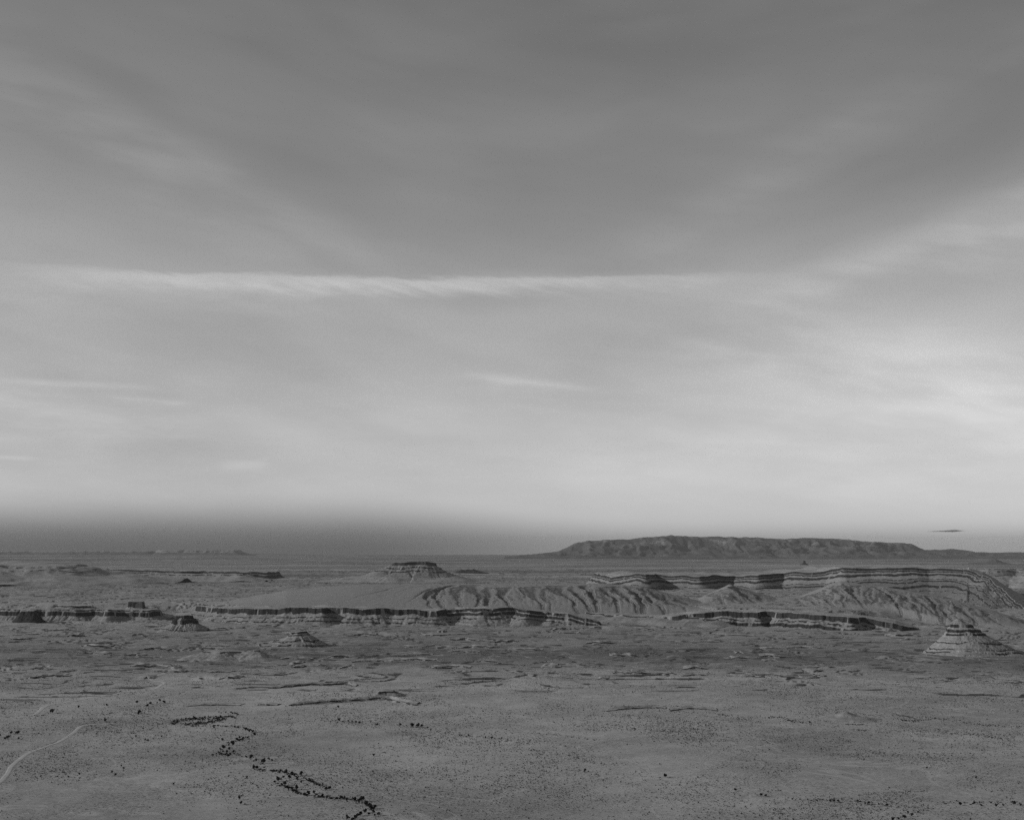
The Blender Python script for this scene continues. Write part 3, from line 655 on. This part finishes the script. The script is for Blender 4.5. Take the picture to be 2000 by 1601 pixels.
landform('knoll', 'low knoll with a dark crest above the pale-footed ledge', 'mound', [gpt(738, 1358), gpt(752, 1357), gpt(770, 1357), gpt(768, 1353), gpt(742, 1353)], zat(1350, 3370), [(4, 50, 'rock_ledge', C_), (9, 24, 'talus_slope', T_), (12, 12, 'lower_slope', T_)], 2.0, 80, (6, 30), (4, 12), right=0.4, seed=58, flutes=1.5)
landform('knoll', 'small smooth cone of pale soil on the right of the near floor', 'mound', [gpt(1648, 1405), gpt(1654, 1405), gpt(1654, 1403), gpt(1648, 1403)], zat(1390.5, 2890), [(7, 26, 'summit_slope', M_hill), (14, 15, 'lower_slope', M_hill)], 2.0, 70, (3, 30), (2, 14), left=0.3, right=0.2, seed=59, flutes=1.0)

# --- broken ledges over the middle floor and the bench land behind the cliffs
_lr = random.Random(77)
def scatter_ledges(n, x0, x1, y0, y1, hpx, lpx, label, group, slope=0.0, cell=2.6):
    for i, x in enumerate(sorted(_lr.uniform(x0, x1) for _ in range(n))):
        y = _lr.uniform(y0, y1); L = _lr.uniform(*lpx); m = 5; h = _lr.uniform(*hpx)
        b = _lr.uniform(-1.5, 1.5); sl = slope + _lr.uniform(-0.03, 0.03)
        pts = [(x + L * (k / (m - 1) - 0.5), y + sl * L * (k / (m - 1) - 0.5) + b * math.sin(math.pi * k / (m - 1)) + _lr.uniform(-0.5, 0.5)) for k in range(m)]
        Y = gpt(x, y)[1]
        ledge(label + ', ' + nth(i, n), pts, h * Y / F, 30 + 0.01 * Y, 200 + i, group, cell=cell * Y / 5000, back=0.09)
scatter_ledges(26, 20, 520, 1228, 1330, (1.8, 4.2), (14, 60), 'broken dark ledge on the middle floor at the left', 'rock ledges of the left middle floor')
scatter_ledges(30, 560, 1150, 1226, 1322, (1.8, 4.0), (16, 80), 'broken dark ledge on the floor before the centre cliffs', 'rock ledges of the centre middle floor')
scatter_ledges(26, 1150, 1800, 1240, 1325, (1.6, 3.6), (16, 80), 'broken dark ledge on the floor before the right cliffs', 'rock ledges of the right middle floor')

# --- dirt roads
ROADS = []
def road(name, label, pts, width, dz=0.6):
    P = np.array([gpt(*p) for p in pts]); n = len(P)
    tt = np.linspace(0, n - 1, n * 40); out = []
    for t in tt:                                               # Catmull-Rom
        i = min(int(t), n - 2); f = t - i
        p0, p1, p2, p3 = P[max(i - 1, 0)], P[i], P[i + 1], P[min(i + 2, n - 1)]
        out.append(0.5 * ((2 * p1) + (p2 - p0) * f + (2 * p0 - 5 * p1 + 4 * p2 - p3) * f * f + (3 * p1 - p0 - 3 * p2 + p3) * f ** 3))
    C = np.array(out); T = np.gradient(C, axis=0); T /= np.linalg.norm(T, axis=1)[:, None] + 1e-9; N = np.stack([-T[:, 1], T[:, 0]], 1)
    offs = np.array([-0.85, -0.5, -0.25, 0.0, 0.25, 0.5, 0.85]); lift = np.array([-0.35, dz, dz - .05, dz + 0.03, dz - .05, dz, -0.35])
    ROADS.append((C, width))
    w = width * (1 + 0.12 * perlin(tt * 1.7, tt * 0, 3))
    XY = C[:, None, :] + N[:, None, :] * (offs[None, :, None] * w[:, None, None])
    z = ground(XY[..., 0], XY[..., 1]) + lift
    V = np.concatenate([XY, z[..., None]], -1).reshape(-1, 3)
    me = mesh(name, V, grid_faces(len(C), len(offs)), smooth=True)
    tag(obj(name, me, M_track if 'track' in name else M_road), label, 'road', kind='structure')
road('dirt_road', 'pale graded dirt road curving round at the lower left', [(-40, 1560), (-10, 1535), (12, 1515), (22, 1498), (40, 1481), (62, 1467), (90, 1455), (122, 1442), (145, 1428), (158, 1417), (172, 1414), (200, 1412), (222, 1411)], 6.5)
road('dirt_road', 'thin dirt road climbing past a lone tree at the left edge', [(-30, 1404), (20, 1401), (60, 1396), (75, 1390), (86, 1380), (100, 1374), (130, 1369), (170, 1362), (225, 1353), (262, 1347), (300, 1344), (312, 1339), (322, 1333), (308, 1329), (296, 1325), (306, 1319), (322, 1313), (340, 1307), (334, 1302), (310, 1298), (270, 1294)], 8.0)
road('vehicle_track', 'faint straight vehicle track on the right, the left one of two', [(1500, 1578), (1560, 1563), (1640, 1543), (1720, 1524), (1790, 1513), (1850, 1508)], 1.7, 0.12)
road('vehicle_track', 'faint vehicle track running up to the right edge', [(1690, 1608), (1755, 1571), (1810, 1550), (1850, 1538), (1890, 1517), (1940, 1501), (2000, 1486), (2080, 1468)], 2.2, 0.12)
road('vehicle_track', 'faint curved vehicle track at the bottom edge left of the wash', [(190, 1600), (260, 1584), (310, 1576), (350, 1566), (420, 1560)], 1.7, 0.12)

# ------------------------------------------------------------------ trees and shrubs
def leaf_cloud(rs, blobs, n, size):
    """leaf-clump quads spread through a set of lobes (cx, cy, cz, r)"""
    V, Q = [], []
    for cx, cy, cz, r in blobs:
        for _ in range(n):
            d = rs.normal(size=3); d /= np.linalg.norm(d); c = np.array([cx, cy, cz]) + d * r * rs.uniform(0.35, 1.0)
            a = rs.normal(size=3); a /= np.linalg.norm(a); b = np.cross(a, d); b /= np.linalg.norm(b) + 1e-6
            s = size * rs.uniform(0.6, 1.3); k = len(V)
            V += [c - a * s - b * s * .6, c + a * s - b * s * .5, c + a * s * .8 + b * s * .7, c - a * s * .7 + b * s * .6]
            Q.append([k, k + 1, k + 2, k + 3])
    return np.array(V), np.array(Q)
def trunk_mesh(rs):
    V, Q = [], []
    def limb(p, q, r0, r1, n=6):
        p, q = np.array(p, float), np.array(q, float); k = len(V)
        for j, (c, r) in enumerate(((p, r0), ((p + q) / 2 + rs.normal(size=3) * 0.03, (r0 + r1) / 2), (q, r1))):
            for i in range(n):
                a = 2 * math.pi * i / n; V.append(c + np.array([math.cos(a) * r, math.sin(a) * r, 0]))
        for j in range(2):
            for i in range(n): Q.append([k + j * n + i, k + j * n + (i + 1) % n, k + (j + 1) * n + (i + 1) % n, k + (j + 1) * n + i])
    limb((0, 0, -0.25), (0.03, 0, 0.75), 0.11, 0.07)
    for i in range(4):
        a = 1.7 * i + rs.uniform(0, 1); limb((0.02, 0, 0.5 + 0.06 * i), (0.55 * math.cos(a), 0.55 * math.sin(a), 1.15 + 0.1 * i), 0.055, 0.02, 5)
    return mesh('trunk', np.array(V), np.array(Q))
CROWNS, TRUNKS, SHRUBS = [], [], []
for k in range(6):
    rs = np.random.default_rng(100 + k)
    bl = [(0, 0, 0.95, 0.62)] + [(rs.uniform(-.6, .6), rs.uniform(-.6, .6), rs.uniform(0.55, 1.35), rs.uniform(0.28, 0.45)) for _ in range(9)]
    CROWNS.append(mesh('crown', *leaf_cloud(rs, bl, 16, 0.20), smooth=False)); CROWNS[-1].materials.append(M_leaf)
    TRUNKS.append(trunk_mesh(rs)); TRUNKS[-1].materials.append(M_bark)
    bl = [(rs.uniform(-.55, .55), rs.uniform(-.55, .55), rs.uniform(0.2, 0.55), rs.uniform(0.28, 0.45)) for _ in range(5)]
    SHRUBS.append(mesh('shrub', *leaf_cloud(rs, bl, 10, 0.24), smooth=False)); SHRUBS[-1].materials.append(M_leaf)

def on_ground(px, py):
    X, Y = gpt(px, py)
    for _ in range(4):
        z = float(ground(np.array([X]), np.array([Y]))[0]); X, Y = gpt(px, py, z)
    return X, Y, z
_tr = random.Random(21)
def tree(px, py, d, label, group=None, tall=1.0):
    """d: crown width in photo px"""
    X, Y, z = on_ground(px, py); r = d * Y / F / 2 * 1.2; k = _tr.randrange(6)
    t = obj('tree', None, None, loc=(X, Y, z)); tag(t, label, 'tree', group)
    t.rotation_euler = (0, 0, _tr.uniform(0, 6.28)); t.scale = (r, r, r * tall * _tr.uniform(0.9, 1.15))
    obj('trunk', TRUNKS[k], None, t); obj('crown', CROWNS[k], None, t)
for x, y, d, lab in [(102, 1392, 8.5, 'large round tree standing alone beside the thin dirt road, left'), (206, 1409, 7, 'lone round tree with a visible trunk above the end of the curving road'), (209.5, 1378.5, 5, 'small lone tree on the floor between the thin road and the cluster right of it'),
                     (154, 1382, 5, 'small lone tree just right of the thin dirt road, left of another small tree'), (268, 1373, 5.5, 'small tree left of the tree cluster on the left floor'), (271, 1395, 9, 'low wide tree below the tree cluster on the left floor'),
                     (730, 1476, 5.5, 'lone tree on the open floor between the two washes'), (1436, 1544, 6.5, 'lone pointed tree on the bare floor right of centre'), (1299, 1517, 8.5, 'dark clump of a tree alone on the bare floor, right of centre'),
                     (339, 1532, 4.5, 'lone small tree on the floor left of the lower wash'), (660, 1382, 5, 'small tree at the foot of the pale-footed rock ledge'), (1142, 1507, 6.5, 'low tree at the left end of a shrub row, lower centre'), (1810, 1500, 4, 'small lone tree above the two vehicle tracks, right')]:
    tree(x, y, d, lab)
def trees(group, label, pts):
    pts = sorted(pts)
    for i, p in enumerate(pts): tree(p[0], p[1] + p[2] * 0.3, p[2], label + ', ' + nth(i, len(pts)), group, p[3] if len(p) > 3 else 1.0)
trees('trees of the small left cluster', 'dark round tree in the small cluster on the left floor', [(287, 1378, 6.5), (294.5, 1374, 5.5), (312, 1368, 5.5), (320, 1371, 7), (307, 1372, 3.5)])
trees('trees at the left edge', 'dark tree in the loose group above the curving road', [(33, 1431, 8.5), (0, 1437, 6), (36, 1442, 4.5), (21, 1431, 6), (16, 1440, 8), (10, 1442, 5)])
trees('trees inside the road bend', 'small dark tree between the curving road and lower wash', [(241, 1500, 5), (237, 1495, 4), (225, 1513, 6), (219, 1508, 4.5), (155, 1511, 5), (134, 1516, 4), (289, 1446, 4.5), (316, 1438, 3.5), (283, 1444, 3.5), (265, 1438, 4)])
trees('trees left of the lower wash', 'dark tree in the four left of the lower wash', [(467, 1559, 6.5, 1.2), (470, 1568, 6.5), (472, 1554, 4.5), (479, 1570, 3.5)])
trees('trees of the upper wash', 'dark tree in the winding upper wash below the thicket', [(437, 1459, 9), (454, 1452, 10), (443, 1468, 6), (462, 1444, 6), (475, 1442, 6), (486, 1427, 8), (496, 1434, 6.5), (417, 1420, 5), (434, 1444, 5), (490, 1479, 9), (496, 1500, 9), (415, 1474, 5), (445, 1476, 5.5), (455, 1468, 5.5), (448, 1462, 6), (468, 1440, 5), (480, 1424, 6), (493, 1428, 6), (428, 1470, 5), (483, 1517, 4)])
trees('trees of the lower wash', 'dark tree in the dense double tree line of the lower wash', [(514, 1487, 10.5), (502, 1499, 8), (526, 1482, 5), (531, 1485, 5), (548, 1506, 6), (559, 1507, 8), (570, 1510, 7), (589, 1511, 8.5), (565, 1518, 9), (554, 1517, 6), (545, 1522, 10.5), (581, 1521, 6.5), (575, 1513, 6), (607, 1525, 6), (588, 1527, 5), (618, 1532, 5), (624, 1533, 5), (600, 1532, 4), (537, 1527, 5), (556, 1530, 8), (564, 1538, 9), (570, 1540, 7), (579, 1539, 8, 1.45), (572, 1545, 6), (602, 1549, 8.5), (614, 1547, 7), (594, 1551, 7), (588, 1550, 5), (615, 1555, 5), (630, 1553, 6), (644, 1539, 7.5), (636, 1541, 6), (639, 1557, 4)])
trees('trees at the bottom edge', 'dark tree in the hooked tree line at the bottom edge', [(692, 1560, 8.5), (707, 1561, 12), (700, 1565, 7), (715, 1569, 10), (720, 1573, 8), (724, 1576, 10), (732, 1576, 7.5), (729, 1585, 7.5), (726, 1580, 8), (712, 1584, 8.5), (704, 1589, 9), (698, 1592, 8), (694, 1596, 10), (680, 1597, 8), (688, 1600, 8), (740, 1590, 6.5), (732, 1592, 5), (720, 1589, 6), (665, 1557, 6), (672, 1559, 5.5), (657, 1558, 5.5), (678, 1593, 5)])
trees('paired trees of the middle wash', 'rounded tree in the dark row of three in the middle wash', [(804, 1417, 8.5), (816, 1417, 9.5), (824, 1418, 5.5)])
trees('trees of the middle wash', 'small dark tree strung out along the thin middle wash', [(662, 1406, 6), (702, 1411, 6.5), (696, 1410, 4.5), (737, 1415, 5), (680, 1408, 4), (688, 1409, 4), (782, 1415, 5.5), (835, 1421, 4), (842, 1425, 4), (898, 1436, 4), (915, 1436, 4.5), (961, 1441, 5.5), (948, 1440, 4), (980, 1441, 4)])
trees('trees of the right floor rows', 'small dark tree in the broken row across the lower right floor', [(1486, 1552, 6), (1495, 1553, 6), (1629, 1564, 6.5), (1622, 1563, 4.5), (1637, 1564, 4.5), (1697, 1568, 7), (1690, 1569, 5), (1731, 1572, 6.5), (1676, 1564, 4.5), (1596, 1563, 4), (1548, 1560, 4)])
trees('trees at the lower right edge', 'dark tree in the row by the lower right edge', [(1876, 1570, 7), (1902, 1568, 6), (1916, 1572, 5), (1945, 1573, 6), (1980, 1568, 8.5), (1936, 1567, 4.5), (1960, 1572, 4.5), (1994, 1572, 5), (1907, 1518, 4.5)])
trees('trees at the bottom right', 'dark tree in the slanting row at the bottom right', [(1782, 1591, 7), (1766, 1596, 8.5), (1745, 1600, 7), (1755, 1598, 5), (1793, 1586, 5), (1773, 1586, 4.5)])

# rows and patches of shrubs: (points in photo px, count, spread, size range, where)
def cr(ox, oy, *p): return [(ox + a / 4.0, oy + b / 4.0) for a, b in p]
ROWS = [
    (cr(0, 1280, (1340, 528), (1420, 505), (1520, 495), (1650, 488), (1760, 482), (1840, 478)), 260, 3.0, (2.2, 4.2), 'in the dense dark thicket at the head of the wash'),
    (cr(0, 1280, (1440, 540), (1560, 530), (1660, 515), (1740, 500)), 200, 2.8, (2.2, 4.0), 'in the dense dark thicket at the head of the wash'),
    (cr(0, 1280, (1700, 445), (1780, 440), (1880, 465)), 22, 1.6, (2.2, 4.0), 'in the dense dark thicket at the head of the wash'),
    (cr(0, 1280, (1500, 550), (1700, 545), (1900, 560), (1990, 590)), 80, 1.6, (2.2, 3.8), 'along the winding upper wash'),
    (cr(0, 1280, (1980, 620), (1900, 650), (1760, 700), (1700, 770), (1820, 770), (1960, 800), (2040, 830), (2000, 885)), 120, 2.6, (2.2, 4.2), 'along the winding upper wash'),
    (cr(500, 1280, (0, 890), (160, 900), (300, 930), (480, 1000), (580, 1040)), 130, 2.6, (2.4, 4.6), 'in the dense tree line of the lower wash'),
    (cr(500, 1280, (150, 990), (250, 1030), (340, 1075), (460, 1100), (620, 1112), (740, 1118), (860, 1160), (930, 1200)), 170, 2.6, (2.4, 4.8), 'in the dense tree line of the lower wash'),
    (cr(0, 1280, (690, 462), (880, 450), (1090, 452), (1250, 430), (1350, 428)), 60, 2.0, (1.8, 3.4), 'in the row below the left tree cluster'),
    (cr(0, 1280, (1150, 552), (1220, 540), (1300, 528)), 14, 1.2, (1.8, 3.2), 'in the row below the left tree cluster'),
    (cr(0, 1280, (190, 470), (280, 470), (360, 465)), 22, 0.8, (2.0, 3.2), 'beside the dirt roads on the left'),
    (cr(0, 1280, (215, 762), (330, 710), (420, 680), (520, 640), (610, 582)), 60, 0.5, (1.6, 2.4), 'beside the dirt roads on the left'),
    (cr(500, 1280, (500, 508), (650, 506), (800, 522), (960, 540)), 40, 1.4, (1.8, 3.2), 'strung along the thin middle wash'),
    (cr(500, 1280, (1100, 540), (1370, 580), (1500, 605), (1640, 625), (1850, 640), (1990, 662)), 75, 1.8, (1.8, 3.2), 'strung along the thin middle wash'),
    (cr(500, 1280, (1330, 525), (1650, 545), (1960, 575)), 34, 1.2, (1.6, 2.6), 'strung along the thin middle wash'),
    (cr(1000, 1280, (80, 595), (370, 620), (680, 660)), 45, 1.8, (1.8, 3.2), 'in thin rows on the centre floor'),
    (cr(1000, 1280, (90, 690), (300, 690), (510, 715)), 28, 1.8, (1.6, 2.8), 'in thin rows on the centre floor'),
    (cr(1000, 1280, (120, 735), (350, 765), (560, 810), (700, 850), (870, 845)), 90, 3.0, (1.6, 3.4), 'in thin rows on the centre floor'),
    (cr(1000, 1280, (560, 905), (700, 923), (1010, 928), (1200, 1005), (1500, 1018)), 26, 1.5, (1.8, 3.0), 'in thin rows on the centre floor'),
    (cr(1000, 1280, (770, 468), (1100, 482), (1300, 510), (1580, 550)), 80, 3.0, (1.6, 3.0), 'in broken rows below the thin curved ledge'),
    (cr(1000, 1280, (790, 540), (960, 570), (1400, 597)), 60, 2.6, (1.8, 3.2), 'in broken rows below the thin curved ledge'),
    (cr(1000, 1280, (1400, 597), (1600, 612), (1770, 665)), 50, 2.2, (1.8, 3.2), 'in broken rows below the thin curved ledge'),
    (cr(1000, 1280, (1600, 455), (1760, 490), (1960, 525)), 60, 2.8, (1.8, 3.4), 'in broken rows below the thin curved ledge'),
    (cr(1500, 1280, (0, 482), (90, 480), (230, 522), (340, 515)), 70, 1.8, (2.0, 3.8), 'in the dark rows around the small soil cone'),
    (cr(1500, 1280, (590, 535), (740, 540)), 34, 1.4, (2.0, 3.4), 'in the dark rows around the small soil cone'),
    (cr(1500, 1280, (670, 580), (780, 582)), 26, 1.8, (1.8, 3.0), 'in the dark rows around the small soil cone'),
    (cr(1500, 1280, (1010, 500), (1140, 515), (1290, 490)), 50, 2.4, (2.0, 3.6), 'in the dark rows on the far right of the floor'),
    (cr(1500, 1280, (1140, 480), (1400, 498), (1650, 540), (1990, 560)), 110, 2.4, (1.8, 3.4), 'in the dark rows on the far right of the floor'),
    (cr(1500, 1280, (1300, 568), (1420, 608), (1640, 620), (1890, 657)), 80, 2.0, (2.0, 3.4), 'in the dark rows on the far right of the floor'),
    (cr(1500, 1280, (80, 1110), (300, 1130), (520, 1130), (700, 1140), (800, 1150), (1050, 1190)), 80, 2.4, (1.8, 3.6), 'in the broken row across the lower right floor'),
    (cr(1500, 1280, (700, 1090), (900, 1070), (1250, 1055)), 80, 1.8, (1.5, 2.6), 'in the broken row across the lower right floor'),
    (cr(1500, 1280, (960, 1278), (1180, 1222), (1350, 1150)), 26, 2.4, (1.8, 3.2), 'by the lower right edge'),
    (cr(1500, 1280, (1350, 1145), (1600, 1150), (2000, 1150)), 110, 3.4, (1.6, 3.6), 'by the lower right edge'),
    (cr(1500, 1280, (1550, 960), (1760, 980), (2000, 1000)), 130, 8.0, (1.4, 2.8), 'by the lower right edge'),
    (cr(1500, 1280, (1450, 1010), (1750, 1040), (2000, 1060)), 100, 6.0, (1.4, 2.6), 'by the lower right edge'),
    (cr(1500, 1280, (0, 1200), (120, 1210), (60, 1250)), 50, 5.0, (1.5, 2.6), 'at the bottom edge right of centre'),
    (cr(1000, 1280, (0, 1140), (400, 1160), (900, 1120), (1350, 1130)), 160, 7.0, (1.2, 2.2), 'at the bottom edge right of centre'),
    (cr(500, 1280, (0, 1140), (100, 1140)), 12, 1.4, (2.0, 3.0), 'in the dense tree line of the lower wash'),
    (cr(1000, 1280, (0, 95), (150, 70), (370, 30), (480, -15)), 60, 1.2, (1.6, 3.0), 'along the dark wash in the middle of the valley'),
    (cr(500, 1280, (1500, 200), (1600, 220), (1800, 245)), 30, 2.0, (1.2, 2.0), 'along the dark wash in the middle of the valley'),
]
spots = []
_sr = np.random.default_rng(33)
for pts, n, sp, (s0, s1), where in ROWS:
    P = np.array(pts); L = np.concatenate([[0], np.cumsum(np.hypot(*np.diff(P, axis=0).T))])
    u = _sr.uniform(0, L[-1], n); x = np.interp(u, L, P[:, 0]); y = np.interp(u, L, P[:, 1])
    x += _sr.normal(0, sp * 1.4, n); y += _sr.normal(0, sp * 0.6, n); s = s0 + (s1 - s0) * _sr.uniform(0, 1, n) ** 1.7
    spots += [(a, b, c, where) for a, b, c in zip(x, y, s)]
spots.sort(key=lambda q: -q[2])
in_view = [q for q in spots if 3 < q[0] < 1997 and q[1] < 1597]
for x, y, s, where in in_view[:300]:
    X, Y, z = on_ground(x, y); r = s * Y / F / 2 * 1.25
    o = obj('shrub', SHRUBS[_tr.randrange(6)], None, loc=(X, Y, z - 0.1 * r)); o.rotation_euler = (0, 0, _tr.uniform(0, 6.28)); o.scale = (r * 1.1, r * 1.1, r * _tr.uniform(1.0, 1.5))
    tag(o, 'small dark shrub ' + where, 'shrub', 'shrubs ' + where)

# the rest of the scrub, beyond counting
rest = in_view[300:]
bx = np.array([q[0] for q in rest]); by = np.array([q[1] for q in rest]); bs = np.array([q[2] for q in rest])
bY = F * H / (by - HZ); bX = (bx - CX) * bY / F
for _ in range(3):
    zz = ground(bX, bY); bY = F * (H - zz) / (by - HZ); bX = (bx - CX) * bY / F
bR = bs * bY / F / 2
N = 480000
cY = np.sqrt(_sr.uniform(1620.0 ** 2, 4500.0 ** 2, N)); cX = _sr.uniform(-0.385, 0.385, N) * cY
den = 0.17 + 0.55 * sstep(fbm(cX / 210, cY / 300, 4, 81), -0.12, 0.34) + 0.30 * sstep(fbm(cX / 60, cY / 90, 3, 83), 0.05, 0.4) - 0.5 * sstep(fbm(cX / 420, cY / 500, 3, 87), 0.06, 0.3)
kp = _sr.uniform(0, 1, N) < np.clip(den, 0.02, 1) * np.interp(cY, [1600, 2600, 3500, 4400], [0.72, 0.58, 0.24, 0.0])
cX, cY = cX[kp], cY[kp]
free = np.ones(len(cX), bool)
for C_r, w_r in ROADS:
    for j in range(0, len(C_r), 2): free &= (cX - C_r[j, 0]) ** 2 + (cY - C_r[j, 1]) ** 2 > (w_r * 0.75 + 1.0) ** 2
cX, cY = cX[free], cY[free]; cR = _sr.uniform(0.42, 0.78, len(cX)) * (1 + 1.1 * _sr.uniform(0, 1, len(cX)) ** 6) * np.interp(cY, [1600, 3900], [0.95, 1.35])
aX, aY, aR = np.concatenate([bX, cX]), np.concatenate([bY, cY]), np.concatenate([bR, cR])
aZ = ground(aX, aY); n = len(aX)
th = np.arange(5) * 2 * np.pi / 5
ph = _sr.uniform(0, 6.28, n)[:, None] + th
rr = aR[:, None] * _sr.uniform(0.75, 1.2, (n, 5))
ring = np.stack([aX[:, None] + rr * np.cos(ph), aY[:, None] + rr * np.sin(ph), aZ[:, None] + aR[:, None] * _sr.uniform(-0.15, 0.55, (n, 5))], -1)
apex = np.stack([aX + aR * _sr.uniform(-.3, .3, n), aY + aR * _sr.uniform(-.3, .3, n), aZ + aR * _sr.uniform(0.9, 1.5, n)], -1)
V = np.concatenate([ring, apex[:, None, :]], 1).reshape(-1, 3)
k = np.arange(n)[:, None] * 6; i5 = np.arange(5)
Tq = np.stack([k + i5, k + (i5 + 1) % 5, np.broadcast_to(k + 5, (n, 5))], -1).reshape(-1, 3)
tag(obj('desert_scrub', mesh('desert_scrub', V, Tq, smooth=False), M_scrub), 'low desert scrub speckling the sandy floor', 'scrub', kind='stuff')

# ------------------------------------------------------------------ small dark cloud over the mountains
def lens_cloud():
    Y0 = 95000.0; nu, nv = 60, 14; V = []
    for i in range(nu + 1):
        u = i / nu * 2 - 1; w = (1 - abs(u) ** 2.2) ** 0.6
        th_ = w * (40 + 85 * math.exp(-((u - 0.35) / 0.35) ** 2)) * (0.85 + 0.3 * float(perlin(np.array(u * 5.0), np.array(0.3), 5)))
        for j in range(nv):
            a = 2 * math.pi * j / nv
            V.append((u * 1390, math.cos(a) * 700 * w, (math.sin(a) * 0.62 + (0.30 if math.sin(a) > 0 else 0)) * th_ + u * 30))
    Q = [[i * nv + j, i * nv + (j + 1) % nv, (i + 1) * nv + (j + 1) % nv, (i + 1) * nv + j] for i in range(nu) for j in range(nv)]
    m = bpy.data.materials.new('cloud_vapour'); m.use_nodes = True; t = m.node_tree
    b = t.nodes['Principled BSDF']; b.inputs['Roughness'].default_value = 1.0; b.inputs['Specular IOR Level'].default_value = 0.0
    b.inputs['Base Color'].default_value = (0.5, 0.5, 0.5, 1)
    co = t.nodes.new('ShaderNodeTexCoord'); x, y, z = sep(t, co.outputs['Object'])
    n_ = noise(t, vec(t, x / 260.0, y / 400.0, z / 60.0), 1.0, 3.0, 0.6)
    al = (x.abs().step(500.0, 1390.0, 0.72, 0.12) + (n_ - 0.5) * 0.5).max(0.05).min(0.95)
    t.links.new(al.v, b.inputs['Alpha'])
    o = obj('cloud', mesh('cloud', np.array(V), np.array(Q)), m, loc=((1848 - CX) * Y0 / F, Y0, zat(1037.0, Y0)))
    tag(o, 'small dark lens-shaped cloud floating above the right end of the mountains', 'cloud')
lens_cloud()

# ------------------------------------------------------------------ the air
def haze():
    v = np.array([(x, y, z) for z in (-70.0, 1150.0) for y in (-97000.0, 97000.0) for x in (-97000.0, 97000.0)])
    f = [[0, 2, 3, 1], [4, 5, 7, 6], [0, 1, 5, 4], [1, 3, 7, 5], [3, 2, 6, 7], [2, 0, 4, 6]]
    m = bpy.data.materials.new('dusty_air'); m.use_nodes = True; t = m.node_tree; t.nodes.clear()
    o_ = t.nodes.new('ShaderNodeOutputMaterial'); p_ = t.nodes.new('ShaderNodeVolumePrincipled')
    p_.inputs['Color'].default_value = (0.5, 0.5, 0.5, 1); p_.inputs['Density'].default_value = 7.0e-6; p_.inputs['Anisotropy'].default_value = 0.0
    t.links.new(p_.outputs[0], o_.inputs['Volume'])
    tag(obj('haze', mesh('haze', v, f, smooth=False), m), 'thin dusty air over the whole valley', 'haze', kind='stuff')
haze()
if __name__ == '__main__':
    print('TRIS', sum(sum(len(p.vertices) - 2 for p in m.polygons) if len(m.polygons) < 2000 else len(m.loops) - 2 * len(m.polygons) for m in bpy.data.meshes), 'scrub', n)
